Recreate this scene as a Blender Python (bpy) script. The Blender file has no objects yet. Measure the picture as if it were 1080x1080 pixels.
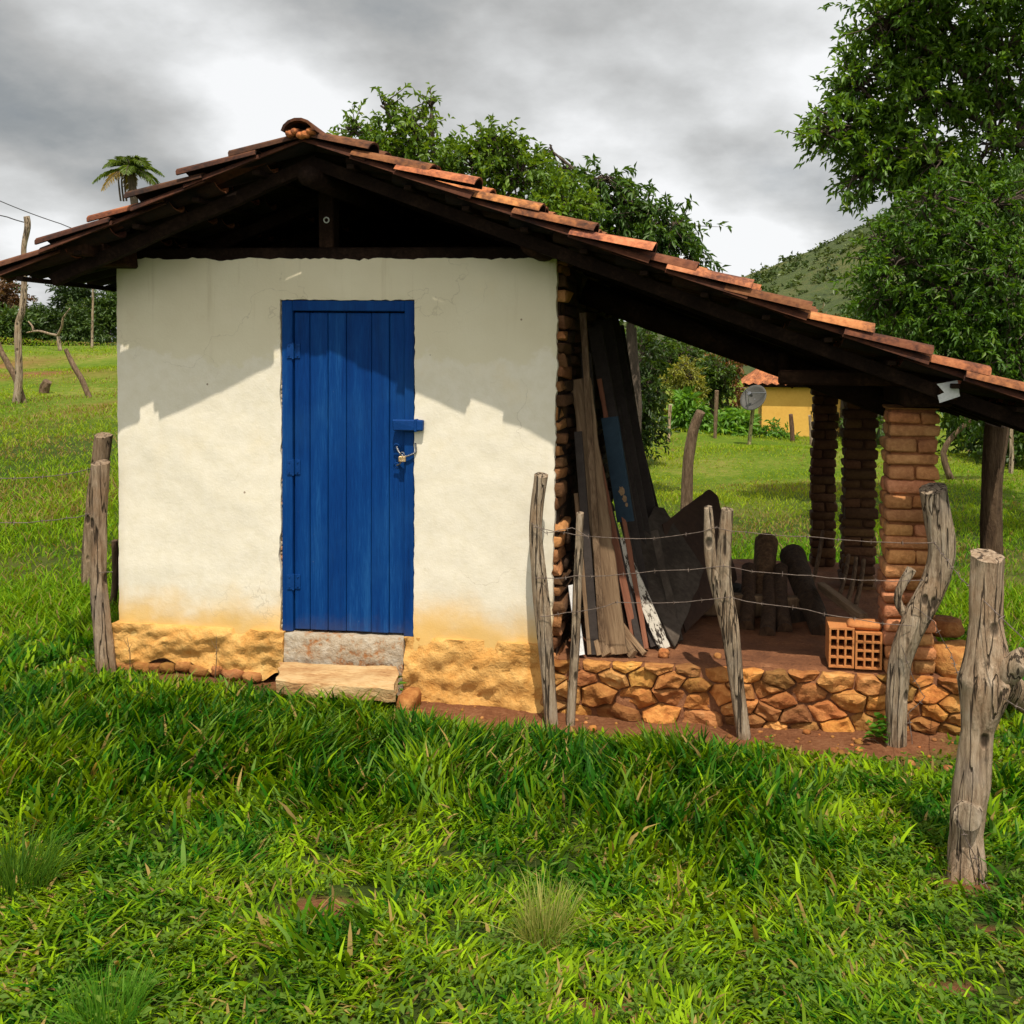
import bpy, bmesh, math, random
import numpy as np
from mathutils import Vector, Matrix, noise as mn

random.seed(7)
rng = np.random.default_rng(11)
sc = bpy.context.scene
COL = sc.collection
PI = math.pi
R = math.radians

# ------------------------------------------------------------------ camera
F, PCX, PCY = 1080.0, 650.0, 420.0
CAM = Vector((3.75, -6.0, 1.85))
Yc = Vector((130, -40, 1080)).normalized()
Xc = Vector((9870, 145, -1080))
Xc = (Xc - Yc * Xc.dot(Yc)).normalized()
Zc = Xc.cross(Yc)
M = Matrix((Xc, Yc, Zc)).transposed()          # camera (right, down, forward) from world
MT = M.transposed()

def proj(p):
    c = M @ (Vector(p) - CAM)
    return PCX + F * c.x / c.z, PCY + F * c.y / c.z, c.z

def ray(px, py):
    return (MT @ Vector(((px - PCX) / F, (py - PCY) / F, 1.0))).normalized()

def at(px, py, Y):
    d = ray(px, py)
    return CAM + d * ((Y - CAM.y) / d.y)

cd = bpy.data.cameras.new("camera")
cam = bpy.data.objects.new("camera", cd)
COL.objects.link(cam)
cd.sensor_width = 36
cd.lens = 36.0 * F / 1080
cd.shift_x = (540 - PCX) / 1080
cd.shift_y = -(540 - PCY) / 1080
cd.clip_start = 0.05
cd.clip_end = 3000
right = MT @ Vector((1, 0, 0)); up = MT @ Vector((0, -1, 0)); back = MT @ Vector((0, 0, -1))
m4 = Matrix((right, up, back)).transposed().to_4x4()
m4.translation = CAM
cam.matrix_world = m4
sc.camera = cam

# ------------------------------------------------------------------ helpers
W = {}

def smooth01(t):
    t = np.clip(t, 0, 1)
    return t * t * (3 - 2 * t)

def G(x, y):
    """height of the ground (numpy friendly)"""
    x = np.asarray(x, float); y = np.asarray(y, float)
    fall = -(0.15 + 0.145 * smooth01((x - 0.2) / 2.6)) * (0.15 + 0.85 * smooth01((y + 4.2) / 3.2))
    yy = np.maximum(y - 0.5, 0)
    ramp = np.where(y < 28, 0.094 * yy, 0.094 * 27.5 - 0.11 * (y - 28))
    ramp = np.maximum(ramp, -0.5)
    yl = np.clip(y, 0, 60)
    L = 1 - smooth01((x + 0.40 * yl + 0.5) / (0.25 * yl + 2))
    bump = 0.018 * np.sin(2.1 * x + 0.7 * y) * np.sin(1.7 * y - 0.6 * x) + 0.01 * np.sin(5.3 * x + 1.1) * np.sin(4.7 * y + 0.4)
    far = smooth01((y - 6) / 14) * (0.12 * np.sin(0.5 * x + 0.3 * y) + 0.08 * np.sin(0.9 * y - 0.35 * x))
    return fall + ramp * L + bump + far - 0.0045 * np.maximum(np.minimum(y, 40), 0)

def ground(px, py):
    d = ray(px, py)
    t = 1.0
    while t < 200:
        p = CAM + d * t
        if p.z < float(G(p.x, p.y)):
            break
        t += 0.01 + t * 0.001
    return CAM + d * t

def on_ground(x, y, dz=0.0):
    return Vector((x, y, float(G(x, y)) + dz))

def tag(o, label=None, cat=None, group=None, kind=None):
    if label: o["label"] = label
    if cat: o["category"] = cat
    if group: o["group"] = group
    if kind: o["kind"] = kind
    return o

def empty(name, loc, label, cat, group=None):
    o = bpy.data.objects.new(name, None)
    o.empty_display_size = 0.1
    o.location = loc
    COL.objects.link(o)
    W[o.name] = Vector(loc)
    return tag(o, label, cat, group)

def link(name, verts, faces, mat, parent=None, origin=None, smooth=False, cols=None):
    vs = [Vector(v) for v in verts]
    if origin is None:
        lo = Vector((min(v.x for v in vs), min(v.y for v in vs), min(v.z for v in vs)))
        hi = Vector((max(v.x for v in vs), max(v.y for v in vs), max(v.z for v in vs)))
        origin = Vector(((lo.x + hi.x) / 2, (lo.y + hi.y) / 2, lo.z))
    origin = Vector(origin)
    me = bpy.data.meshes.new(name)
    me.from_pydata([tuple(v - origin) for v in vs], [], faces)
    me.update()
    if smooth:
        me.polygons.foreach_set("use_smooth", [True] * len(me.polygons))
    if cols is not None:
        a = me.color_attributes.new("Col", "FLOAT_COLOR", "POINT")
        a.data.foreach_set("color", np.asarray([(c[0], c[1], c[2], 1) for c in cols], dtype=np.float32).ravel())
    me.materials.append(mat)
    o = bpy.data.objects.new(name, me)
    COL.objects.link(o)
    W[o.name] = origin
    if parent is not None:
        o.parent = parent
        o.location = origin - W[parent.name]
    else:
        o.location = origin
    return o

def np_mesh(name, V, quads, tris, cols, mat, parent=None, origin=(0, 0, 0)):
    """fast mesh from numpy arrays"""
    me = bpy.data.meshes.new(name)
    V = np.asarray(V, np.float32) - np.asarray(origin, np.float32)
    nq, nt = len(quads), len(tris)
    me.vertices.add(len(V)); me.vertices.foreach_set("co", V.ravel())
    loops = np.concatenate([np.asarray(quads, np.int32).ravel(), np.asarray(tris, np.int32).ravel()])
    me.loops.add(len(loops)); me.loops.foreach_set("vertex_index", loops)
    starts = np.concatenate([np.arange(nq) * 4, nq * 4 + np.arange(nt) * 3]).astype(np.int32)
    me.polygons.add(nq + nt)
    me.polygons.foreach_set("loop_start", starts)
    me.polygons.foreach_set("use_smooth", np.ones(nq + nt, bool))
    me.update(calc_edges=True)
    me.validate()
    a = me.color_attributes.new("Col", "FLOAT_COLOR", "POINT")
    c4 = np.ones((len(V), 4), np.float32); c4[:, :3] = cols
    a.data.foreach_set("color", c4.ravel())
    me.materials.append(mat)
    o = bpy.data.objects.new(name, me)
    COL.objects.link(o)
    W[o.name] = Vector(origin)
    if parent is not None:
        o.parent = parent
        o.location = Vector(origin) - W[parent.name]
    else:
        o.location = origin
    return o

class MB:
    def __init__(s):
        s.v = []; s.f = []; s.c = []
    def add(s, verts, faces, col=(1, 1, 1)):
        n = len(s.v)
        s.v += [Vector(v) for v in verts]
        s.f += [tuple(i + n for i in f) for f in faces]
        s.c += [col] * len(verts)
    def box(s, lo, hi, jit=0.0, col=(1, 1, 1), bev=0.0):
        """bevelled box between two corners"""
        lo = Vector(lo); hi = Vector(hi)
        c = (lo + hi) / 2; h = (hi - lo) / 2
        s.obox(c, Vector((1, 0, 0)), Vector((0, 1, 0)), Vector((0, 0, 1)), h, jit, col, bev)
    def obox(s, c, ax, ay, az, h, jit=0.0, col=(1, 1, 1), bev=0.0):
        """oriented box with chamfered edges: 24 vertices"""
        b = min(bev, min(h) * 0.8)
        verts = []; idx = {}
        for sx in (-1, 1):
            for sy in (-1, 1):
                for sz in (-1, 1):
                    j = Vector((random.uniform(-jit, jit), random.uniform(-jit, jit), random.uniform(-jit, jit)))
                    for k in range(3 if b > 0 else 1):
                        d = [h[0], h[1], h[2]]
                        if b > 0:
                            for q in range(3):
                                if q != k: d[q] -= b
                        p = Vector((sx * d[0], sy * d[1], sz * d[2])) + j
                        idx[(sx, sy, sz, k)] = len(verts)
                        verts.append(c + ax * p.x + ay * p.y + az * p.z)
        g = lambda a, b_, c_, k: idx[(a, b_, c_, k if b > 0 else 0)]
        faces = []
        for sg in (-1, 1):
            fx = [g(sg, -1, -1, 0), g(sg, 1, -1, 0), g(sg, 1, 1, 0), g(sg, -1, 1, 0)]
            fy = [g(-1, sg, -1, 1), g(-1, sg, 1, 1), g(1, sg, 1, 1), g(1, sg, -1, 1)]
            fz = [g(-1, -1, sg, 2), g(1, -1, sg, 2), g(1, 1, sg, 2), g(-1, 1, sg, 2)]
            for f in (fx, fy, fz):
                faces.append(f if sg > 0 else f[::-1])
        if b > 0:
            for a in (-1, 1):
                for c_ in (-1, 1):
                    faces.append([g(a, c_, -1, 0), g(a, c_, 1, 0), g(a, c_, 1, 1), g(a, c_, -1, 1)] if a * c_ < 0 else [g(a, c_, -1, 1), g(a, c_, 1, 1), g(a, c_, 1, 0), g(a, c_, -1, 0)])
                    faces.append([g(a, -1, c_, 0), g(a, 1, c_, 0), g(a, 1, c_, 2), g(a, -1, c_, 2)] if a * c_ > 0 else [g(a, -1, c_, 2), g(a, 1, c_, 2), g(a, 1, c_, 0), g(a, -1, c_, 0)])
                    faces.append([g(-1, a, c_, 1), g(1, a, c_, 1), g(1, a, c_, 2), g(-1, a, c_, 2)] if a * c_ < 0 else [g(-1, a, c_, 2), g(1, a, c_, 2), g(1, a, c_, 1), g(-1, a, c_, 1)])
            for a in (-1, 1):
                for b_ in (-1, 1):
                    for c_ in (-1, 1):
                        t = [g(a, b_, c_, 0), g(a, b_, c_, 1), g(a, b_, c_, 2)]
                        faces.append(t if a * b_ * c_ > 0 else t[::-1])
        s.add(verts, faces, col)
    def beam(s, a, b, w, t, hint=Vector((0, 1, 0)), col=(1, 1, 1), jit=0.0, bev=0.004):
        """rectangular bar from a to b; w is measured across hint"""
        a = Vector(a); b = Vector(b)
        az = (b - a).normalized()
        ax = hint.cross(az).normalized()
        ay = az.cross(ax)
        s.obox((a + b) / 2, ax, ay, az, Vector((w / 2, t / 2, (b - a).length / 2)), jit, col, bev)
    def tube(s, pts, rads, n=10, rough=0.0, seed=0.0, cap=True, col=(1, 1, 1), sub=1, tilt=0.0):
        pts = [Vector(p) for p in pts]
        if sub > 1:                                   # Catmull-Rom smoothing
            P = []; Q = []
            for i in range(len(pts) - 1):
                p0 = pts[max(i - 1, 0)]; p1 = pts[i]; p2 = pts[i + 1]; p3 = pts[min(i + 2, len(pts) - 1)]
                for k in range(sub):
                    t = k / sub
                    P.append(0.5 * ((2 * p1) + (p2 - p0) * t + (2 * p0 - 5 * p1 + 4 * p2 - p3) * t * t + (3 * p1 - p0 - 3 * p2 + p3) * t ** 3))
                    Q.append(rads[i] * (1 - t) + rads[i + 1] * t)
            P.append(pts[-1]); Q.append(rads[-1])
            pts, rads = P, Q
        d0 = (pts[1] - pts[0]).normalized()
        ref = Vector((1, 0, 0)) if abs(d0.x) < 0.8 else Vector((0, 1, 0))
        u = d0.cross(ref).normalized()
        base = len(s.v)
        L = 0.0
        for i, p in enumerate(pts):
            d = (pts[min(i + 1, len(pts) - 1)] - pts[max(i - 1, 0)]).normalized()
            u = (u - d * u.dot(d)).normalized()
            w = d.cross(u)
            if i: L += (p - pts[i - 1]).length
            for k in range(n):
                a = 2 * PI * k / n
                dv = u * math.cos(a) + w * math.sin(a)
                r = rads[i]
                if rough:
                    q = mn.noise(Vector((math.cos(a) * 1.3 + seed, math.sin(a) * 1.3, L * 3.0 + seed)))
                    q2 = mn.noise(Vector((math.cos(a) * 3.5 + seed, math.sin(a) * 3.5 - seed, L * 5.0)))
                    q3 = mn.noise(Vector((math.cos(a) * 4.2 + seed, math.sin(a) * 4.2 + seed, L * 1.1)))
                    r *= 1 + rough * (q * 1.4 + q2 * 0.9 + q3 * 0.9)
                off = d * (tilt * r * math.cos(a) * (1 if i == len(pts) - 1 else 0))
                s.v.append(p + dv * r + off); s.c.append(col)
        for i in range(len(pts) - 1):
            for k in range(n):
                a = base + i * n + k; b = base + i * n + (k + 1) % n
                s.f.append((a, b, b + n, a + n))
        if cap:
            for i, flip in ((0, True), (len(pts) - 1, False)):
                ring = [base + i * n + k for k in range(n)]
                c = sum((s.v[j] for j in ring), Vector()) / n
                s.v.append(c + (pts[0] - pts[1] if flip else pts[-1] - pts[-2]).normalized() * rads[i] * 0.08); s.c.append(col)
                ci = len(s.v) - 1
                for k in range(n):
                    a = ring[k]; b = ring[(k + 1) % n]
                    s.f.append((b, a, ci) if flip else (a, b, ci))
    def build(s, name, mat, parent=None, origin=None, smooth=False, cols=True):
        return link(name, s.v, s.f, mat, parent, origin, smooth, s.c if cols else None)

def edgesmooth(o, ang=40):
    me = o.data
    me.polygons.foreach_set("use_smooth", [True] * len(me.polygons))
    try:
        me.set_sharp_from_angle(angle=R(ang))
    except Exception:
        pass
    return o

# ------------------------------------------------------------------ materials
def newmat(name):
    m = bpy.data.materials.new(name)
    m.use_nodes = True
    nt = m.node_tree
    return m, nt, nt.nodes["Principled BSDF"]

def N(nt, typ, **kw):
    n = nt.nodes.new(typ)
    for k, v in kw.items():
        setattr(n, k, v)
    return n

def coords(nt, stretch=(1, 1, 1)):
    tc = N(nt, "ShaderNodeTexCoord")
    mp = N(nt, "ShaderNodeMapping")
    mp.inputs["Scale"].default_value = stretch
    nt.links.new(tc.outputs["Object"], mp.inputs["Vector"])
    return mp.outputs["Vector"], tc.outputs["Object"]

def noise(nt, vec, scale, detail=6, rough=0.6):
    n = N(nt, "ShaderNodeTexNoise")
    n.inputs["Scale"].default_value = scale
    n.inputs["Detail"].default_value = detail
    n.inputs["Roughness"].default_value = rough
    nt.links.new(vec, n.inputs["Vector"])
    return n.outputs["Fac"]

def ramp(nt, fac, stops):
    r = N(nt, "ShaderNodeValToRGB")
    el = r.color_ramp.elements
    while len(el) > 1: el.remove(el[-1])
    el[0].position = stops[0][0]; el[0].color = (*stops[0][1], 1)
    for p, c in stops[1:]:
        e = el.new(p); e.color = (*c, 1)
    nt.links.new(fac, r.inputs["Fac"])
    return r.outputs["Color"]

def mixc(nt, fac, a, b, mode="MIX"):
    n = N(nt, "ShaderNodeMix", data_type="RGBA", blend_type=mode)
    for sock, v in ((n.inputs[0], fac), (n.inputs[6], a), (n.inputs[7], b)):
        if isinstance(v, (int, float)): sock.default_value = v
        elif isinstance(v, tuple): sock.default_value = (*v, 1)
        else: nt.links.new(v, sock)
    return n.outputs[2]

def math_(nt, op, a, b=None, c=None, clamp=False):
    n = N(nt, "ShaderNodeMath", operation=op, use_clamp=clamp)
    for i, v in enumerate((a, b, c)):
        if v is None: continue
        if isinstance(v, (int, float)): n.inputs[i].default_value = v
        else: nt.links.new(v, n.inputs[i])
    return n.outputs[0]

def mrange(nt, v, a, b, c=0.0, d=1.0, smooth=True):
    n = N(nt, "ShaderNodeMapRange")
    n.interpolation_type = "SMOOTHSTEP" if smooth else "LINEAR"
    nt.links.new(v, n.inputs[0])
    for i, q in enumerate((a, b, c, d)): n.inputs[i + 1].default_value = q
    return n.outputs[0]

def bump(nt, bsdf, h, strength=0.5, dist=0.01):
    b = N(nt, "ShaderNodeBump")
    b.inputs["Strength"].default_value = strength
    b.inputs["Distance"].default_value = dist
    nt.links.new(h, b.inputs["Height"])
    nt.links.new(b.outputs[0], bsdf.inputs["Normal"])

def vcol(nt):
    a = N(nt, "ShaderNodeAttribute"); a.attribute_name = "Col"
    return a.outputs["Color"]

def simple(name, stops, scale=8, stretch=(1, 1, 1), rough=0.85, bs=0.5, bd=0.01, fine=60, attr=True, spec=0.3, metal=0.0):
    m, nt, b = newmat(name)
    v, o = coords(nt, stretch)
    n1 = noise(nt, v, scale)
    n2 = noise(nt, v, fine, 5, 0.65)
    c = ramp(nt, math_(nt, "MULTIPLY_ADD", n2, 0.45, math_(nt, "MULTIPLY", n1, 0.62)), stops)
    if attr: c = mixc(nt, 1.0, c, vcol(nt), "MULTIPLY")
    nt.links.new(c, b.inputs["Base Color"])
    b.inputs["Roughness"].default_value = rough
    b.inputs["Specular IOR Level"].default_value = spec
    b.inputs["Metallic"].default_value = metal
    bump(nt, b, math_(nt, "ADD", n1, n2), bs, bd)
    return m

def foliage(name, trans=0.35, rough=0.45, spec=0.35, tint=1.25):
    m, nt, b = newmat(name)
    c = vcol(nt)
    nt.links.new(c, b.inputs["Base Color"])
    b.inputs["Roughness"].default_value = rough
    b.inputs["Specular IOR Level"].default_value = spec
    t = N(nt, "ShaderNodeBsdfTranslucent")
    nt.links.new(mixc(nt, 1.0, c, (1.25 * tint, 1.15 * tint, 0.45), "MULTIPLY"), t.inputs["Color"])
    mx = N(nt, "ShaderNodeMixShader")
    mx.inputs[0].default_value = trans
    out = nt.nodes["Material Output"]
    nt.links.new(b.outputs[0], mx.inputs[1]); nt.links.new(t.outputs[0], mx.inputs[2])
    nt.links.new(mx.outputs[0], out.inputs["Surface"])
    return m

def post_mat():
    m, nt, b = newmat("weathered_post_wood")
    v, o = coords(nt, (3.2, 3.2, 0.40))
    n1 = noise(nt, v, 7, 6, 0.6); n2 = noise(nt, v, 22, 6, 0.7)
    big = noise(nt, o, 3.1, 4, 0.6)
    c = ramp(nt, math_(nt, "MULTIPLY_ADD", n2, 0.55, math_(nt, "MULTIPLY", n1, 0.5)), [(0.32, (0.07, 0.046, 0.03)), (0.44, (0.22, 0.155, 0.10)), (0.56, (0.40, 0.305, 0.21)), (0.75, (0.55, 0.46, 0.36))])
    c = mixc(nt, mrange(nt, big, 0.48, 0.66, 0, 0.55), c, (0.30, 0.18, 0.095))       # rusty brown weathering
    c = mixc(nt, mrange(nt, big, 0.46, 0.34, 0, 0.4), c, (0.20, 0.175, 0.15))        # greyer flanks
    v2, _ = coords(nt, (1.6, 1.6, 0.11))
    n3 = noise(nt, v2, 11, 3, 0.5)
    gap = mrange(nt, math_(nt, "ABSOLUTE", math_(nt, "SUBTRACT", n3, 0.5)), 0.026, 0.006)   # drying cracks
    v3, _ = coords(nt, (1, 1, 0.55))
    vo = N(nt, "ShaderNodeTexVoronoi"); vo.inputs["Scale"].default_value = 7.0; nt.links.new(v3, vo.inputs["Vector"])
    knot = mrange(nt, vo.outputs["Distance"], 0.17, 0.08)
    hole = math_(nt, "MAXIMUM", math_(nt, "MULTIPLY", gap, 0.85), math_(nt, "MULTIPLY", knot, 0.8))
    c = mixc(nt, hole, c, (0.022, 0.014, 0.010))
    c = mixc(nt, 1.0, c, vcol(nt), "MULTIPLY")
    nt.links.new(c, b.inputs["Base Color"])
    b.inputs["Roughness"].default_value = 0.9; b.inputs["Specular IOR Level"].default_value = 0.15
    h = math_(nt, "SUBTRACT", math_(nt, "ADD", n1, n2), math_(nt, "MULTIPLY", hole, 1.2))
    bump(nt, b, h, 1.0, 0.022)
    return m
WOOD_GREY = post_mat()
WOOD_BARK = simple("brown_bark_wood", [(0.3, (0.03, 0.017, 0.01)), (0.5, (0.13, 0.08, 0.045)), (0.72, (0.27, 0.185, 0.115))], scale=10, stretch=(2.5, 2.5, 0.5), fine=30, bs=1.0, bd=0.02)
WOOD_DARK = simple("shade_dark_rafter_wood", [(0.3, (0.004, 0.0022, 0.0015)), (0.55, (0.013, 0.007, 0.0045)), (0.8, (0.040, 0.022, 0.014))], scale=6, stretch=(1, 1, 1), fine=40, bs=0.8, spec=0.08)  # wood toned near black to imitate the deep shade under the roof
WOOD_PLANK = simple("sawn_plank_wood", [(0.3, (0.06, 0.035, 0.02)), (0.5, (0.20, 0.125, 0.07)), (0.75, (0.36, 0.25, 0.15))], scale=6, stretch=(3, 3, 0.25), fine=30, bs=0.7)
TILE = simple("clay_tile", [(0.34, (0.035, 0.020, 0.016)), (0.46, (0.15, 0.058, 0.030)), (0.58, (0.40, 0.155, 0.062)), (0.75, (0.56, 0.27, 0.12))], scale=4, fine=30, bs=0.8, bd=0.008, rough=0.9)
BRICK = simple("adobe_brick", [(0.25, (0.12, 0.045, 0.018)), (0.5, (0.32, 0.135, 0.05)), (0.75, (0.50, 0.245, 0.10))], scale=7, fine=45, bs=0.9, bd=0.012)
CLAY = simple("hollow_clay_brick", [(0.3, (0.34, 0.11, 0.032)), (0.7, (0.58, 0.24, 0.075))], scale=8, fine=60, bs=0.5, bd=0.005)
STONE = simple("ochre_field_stone", [(0.25, (0.12, 0.04, 0.012)), (0.45, (0.34, 0.13, 0.035)), (0.6, (0.50, 0.235, 0.07)), (0.78, (0.62, 0.38, 0.16))], scale=5, fine=24, bs=0.9, bd=0.02)
EARTH = simple("packed_red_earth", [(0.3, (0.07, 0.024, 0.010)), (0.6, (0.20, 0.078, 0.032)), (0.8, (0.33, 0.155, 0.07))], scale=6, fine=50, bs=0.9, bd=0.015, attr=False)
PLASTER_OCHRE = simple("ochre_plaster", [(0.25, (0.30, 0.11, 0.025)), (0.45, (0.56, 0.27, 0.065)), (0.7, (0.68, 0.41, 0.135))], scale=4, fine=20, bs=0.9, bd=0.02, attr=False)
SLAB = simple("sandstone_slab", [(0.34, (0.20, 0.09, 0.035)), (0.46, (0.40, 0.22, 0.09)), (0.58, (0.52, 0.34, 0.16)), (0.75, (0.60, 0.44, 0.25))], scale=4, stretch=(1, 2.5, 2), fine=24, bs=0.9, bd=0.015, attr=False)
CEMENT = simple("rough_cement", [(0.45, (0.34, 0.15, 0.055)), (0.53, (0.38, 0.30, 0.21)), (0.7, (0.50, 0.45, 0.37))], scale=6, fine=30, bs=0.9, bd=0.015, attr=False)
WIRE = simple("rusty_wire", [(0.3, (0.07, 0.045, 0.035)), (0.7, (0.24, 0.19, 0.16))], scale=40, rough=0.6, metal=0.5, attr=False)
CABLE = simple("black_cable", [(0.3, (0.02, 0.02, 0.02)), (0.7, (0.04, 0.04, 0.04))], scale=40, attr=False)
BLUE = simple("blue_door_paint", [(0.30, (0.0008, 0.018, 0.085)), (0.46, (0.001, 0.030, 0.15)), (0.6, (0.0015, 0.038, 0.18)), (0.8, (0.008, 0.065, 0.25))], scale=2.6, stretch=(4, 4, 0.3), fine=34, bs=0.5, bd=0.004, rough=0.6, spec=0.07, attr=False)
def door_mat():
    m, nt, b = newmat("blue_door_paint")
    v, o = coords(nt, (5, 5, 0.28))
    n1 = noise(nt, v, 2.6, 6, 0.6); n2 = noise(nt, v, 30, 6, 0.7)
    sp = N(nt, "ShaderNodeSeparateXYZ"); nt.links.new(o, sp.inputs[0])
    c = ramp(nt, math_(nt, "MULTIPLY_ADD", n2, 0.45, math_(nt, "MULTIPLY", n1, 0.62)), [(0.34, (0.0008, 0.019, 0.090)), (0.47, (0.001, 0.030, 0.15)), (0.58, (0.002, 0.042, 0.185)), (0.72, (0.012, 0.085, 0.27))])
    n3 = noise(nt, o, 7, 7, 0.7)
    fade = mrange(nt, noise(nt, o, 1.7, 4, 0.6), 0.45, 0.70, 0, 0.35)
    c = mixc(nt, fade, c, (0.012, 0.075, 0.23))
    zf = math_(nt, "MULTIPLY_ADD", math_(nt, "SUBTRACT", n3, 0.5), 0.30, sp.outputs[2])
    c = mixc(nt, mrange(nt, zf, 0.12, -0.04, 0, 0.25), c, (0.10, 0.085, 0.06))           # mud splash
    n4 = noise(nt, o, 55, 3, 0.6)
    chip = math_(nt, "MULTIPLY", mrange(nt, n4, 0.70, 0.74), mrange(nt, n3, 0.52, 0.6))
    c = mixc(nt, math_(nt, "MULTIPLY", chip, 0.7), c, (0.10, 0.13, 0.20))               # chips
    nt.links.new(c, b.inputs["Base Color"])
    b.inputs["Roughness"].default_value = 0.58; b.inputs["Specular IOR Level"].default_value = 0.10
    bump(nt, b, math_(nt, "ADD", n1, n2), 0.6, 0.005)
    return m
BLUE = door_mat()
IRONBLUE = simple("blue_painted_iron", [(0.3, (0.001, 0.026, 0.125)), (0.6, (0.003, 0.042, 0.18)), (0.8, (0.02, 0.08, 0.25))], scale=12, bs=0.4, bd=0.003, rough=0.5, spec=0.15, attr=False)
BRASS = simple("brass_padlock", [(0.3, (0.42, 0.27, 0.12)), (0.7, (0.62, 0.45, 0.25))], scale=40, rough=0.35, metal=0.7, attr=False)
STEEL = simple("dull_steel", [(0.3, (0.10, 0.10, 0.11)), (0.7, (0.3, 0.3, 0.31))], scale=40, rough=0.4, metal=0.9, attr=False)
TIN = simple("tin_sheet", [(0.3, (0.42, 0.42, 0.42)), (0.7, (0.68, 0.68, 0.67))], scale=14, rough=0.5, bs=0.2, attr=False)
YELLOW = simple("yellow_limewash", [(0.3, (0.62, 0.33, 0.06)), (0.7, (0.78, 0.47, 0.10))], scale=1.2, fine=12, bs=0.2, attr=False)
DARKIN = simple("dark_board", [(0.3, (0.018, 0.013, 0.011)), (0.7, (0.055, 0.042, 0.036))], scale=4, fine=30, attr=False)
GREYPLY = simple("grey_plywood", [(0.3, (0.020, 0.014, 0.010)), (0.5, (0.055, 0.040, 0.029)), (0.7, (0.10, 0.078, 0.06))], scale=3, fine=26, attr=False)
BROWNPLY = simple("brown_plywood", [(0.3, (0.025, 0.013, 0.008)), (0.7, (0.07, 0.036, 0.022))], scale=3, fine=26, attr=False)
BLUEBOARD = simple("faded_blue_board", [(0.3, (0.012, 0.026, 0.042)), (0.7, (0.026, 0.05, 0.075))], scale=4, fine=26, attr=False)
TAN = simple("torn_tan_patch", [(0.3, (0.20, 0.12, 0.06)), (0.7, (0.34, 0.22, 0.12))], scale=30, attr=False)
WHITEPAINT = simple("white_paint", [(0.3, (0.5, 0.48, 0.46)), (0.7, (0.76, 0.75, 0.74))], scale=8, attr=False)
REDWOOD = simple("red_hardwood", [(0.3, (0.13, 0.045, 0.025)), (0.7, (0.30, 0.12, 0.065))], scale=6, stretch=(3, 3, 0.3), fine=30, attr=False)
PEEL = simple("peeling_paint_board", [(0.44, (0.02, 0.017, 0.015)), (0.5, (0.10, 0.075, 0.055)), (0.53, (0.55, 0.5, 0.42)), (0.7, (0.62, 0.56, 0.47))], scale=16, stretch=(2, 2, 0.8), fine=40, attr=False)
DISH = simple("grey_mesh_dish", [(0.3, (0.05, 0.048, 0.042)), (0.7, (0.10, 0.095, 0.085))], scale=60, rough=0.6, metal=0.2, attr=False)
BARK = simple("tree_bark", [(0.3, (0.035, 0.025, 0.018)), (0.7, (0.15, 0.11, 0.08))], scale=6, stretch=(3, 3, 0.6), fine=30, bs=1.0, bd=0.03)
LEAF = foliage("tree_leaf")
LEAFD = foliage("dark_tree_leaf", trans=0.25, tint=1.0)
GRASS = foliage("grass_blade", trans=0.42, rough=0.55, spec=0.10, tint=1.15)

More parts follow.
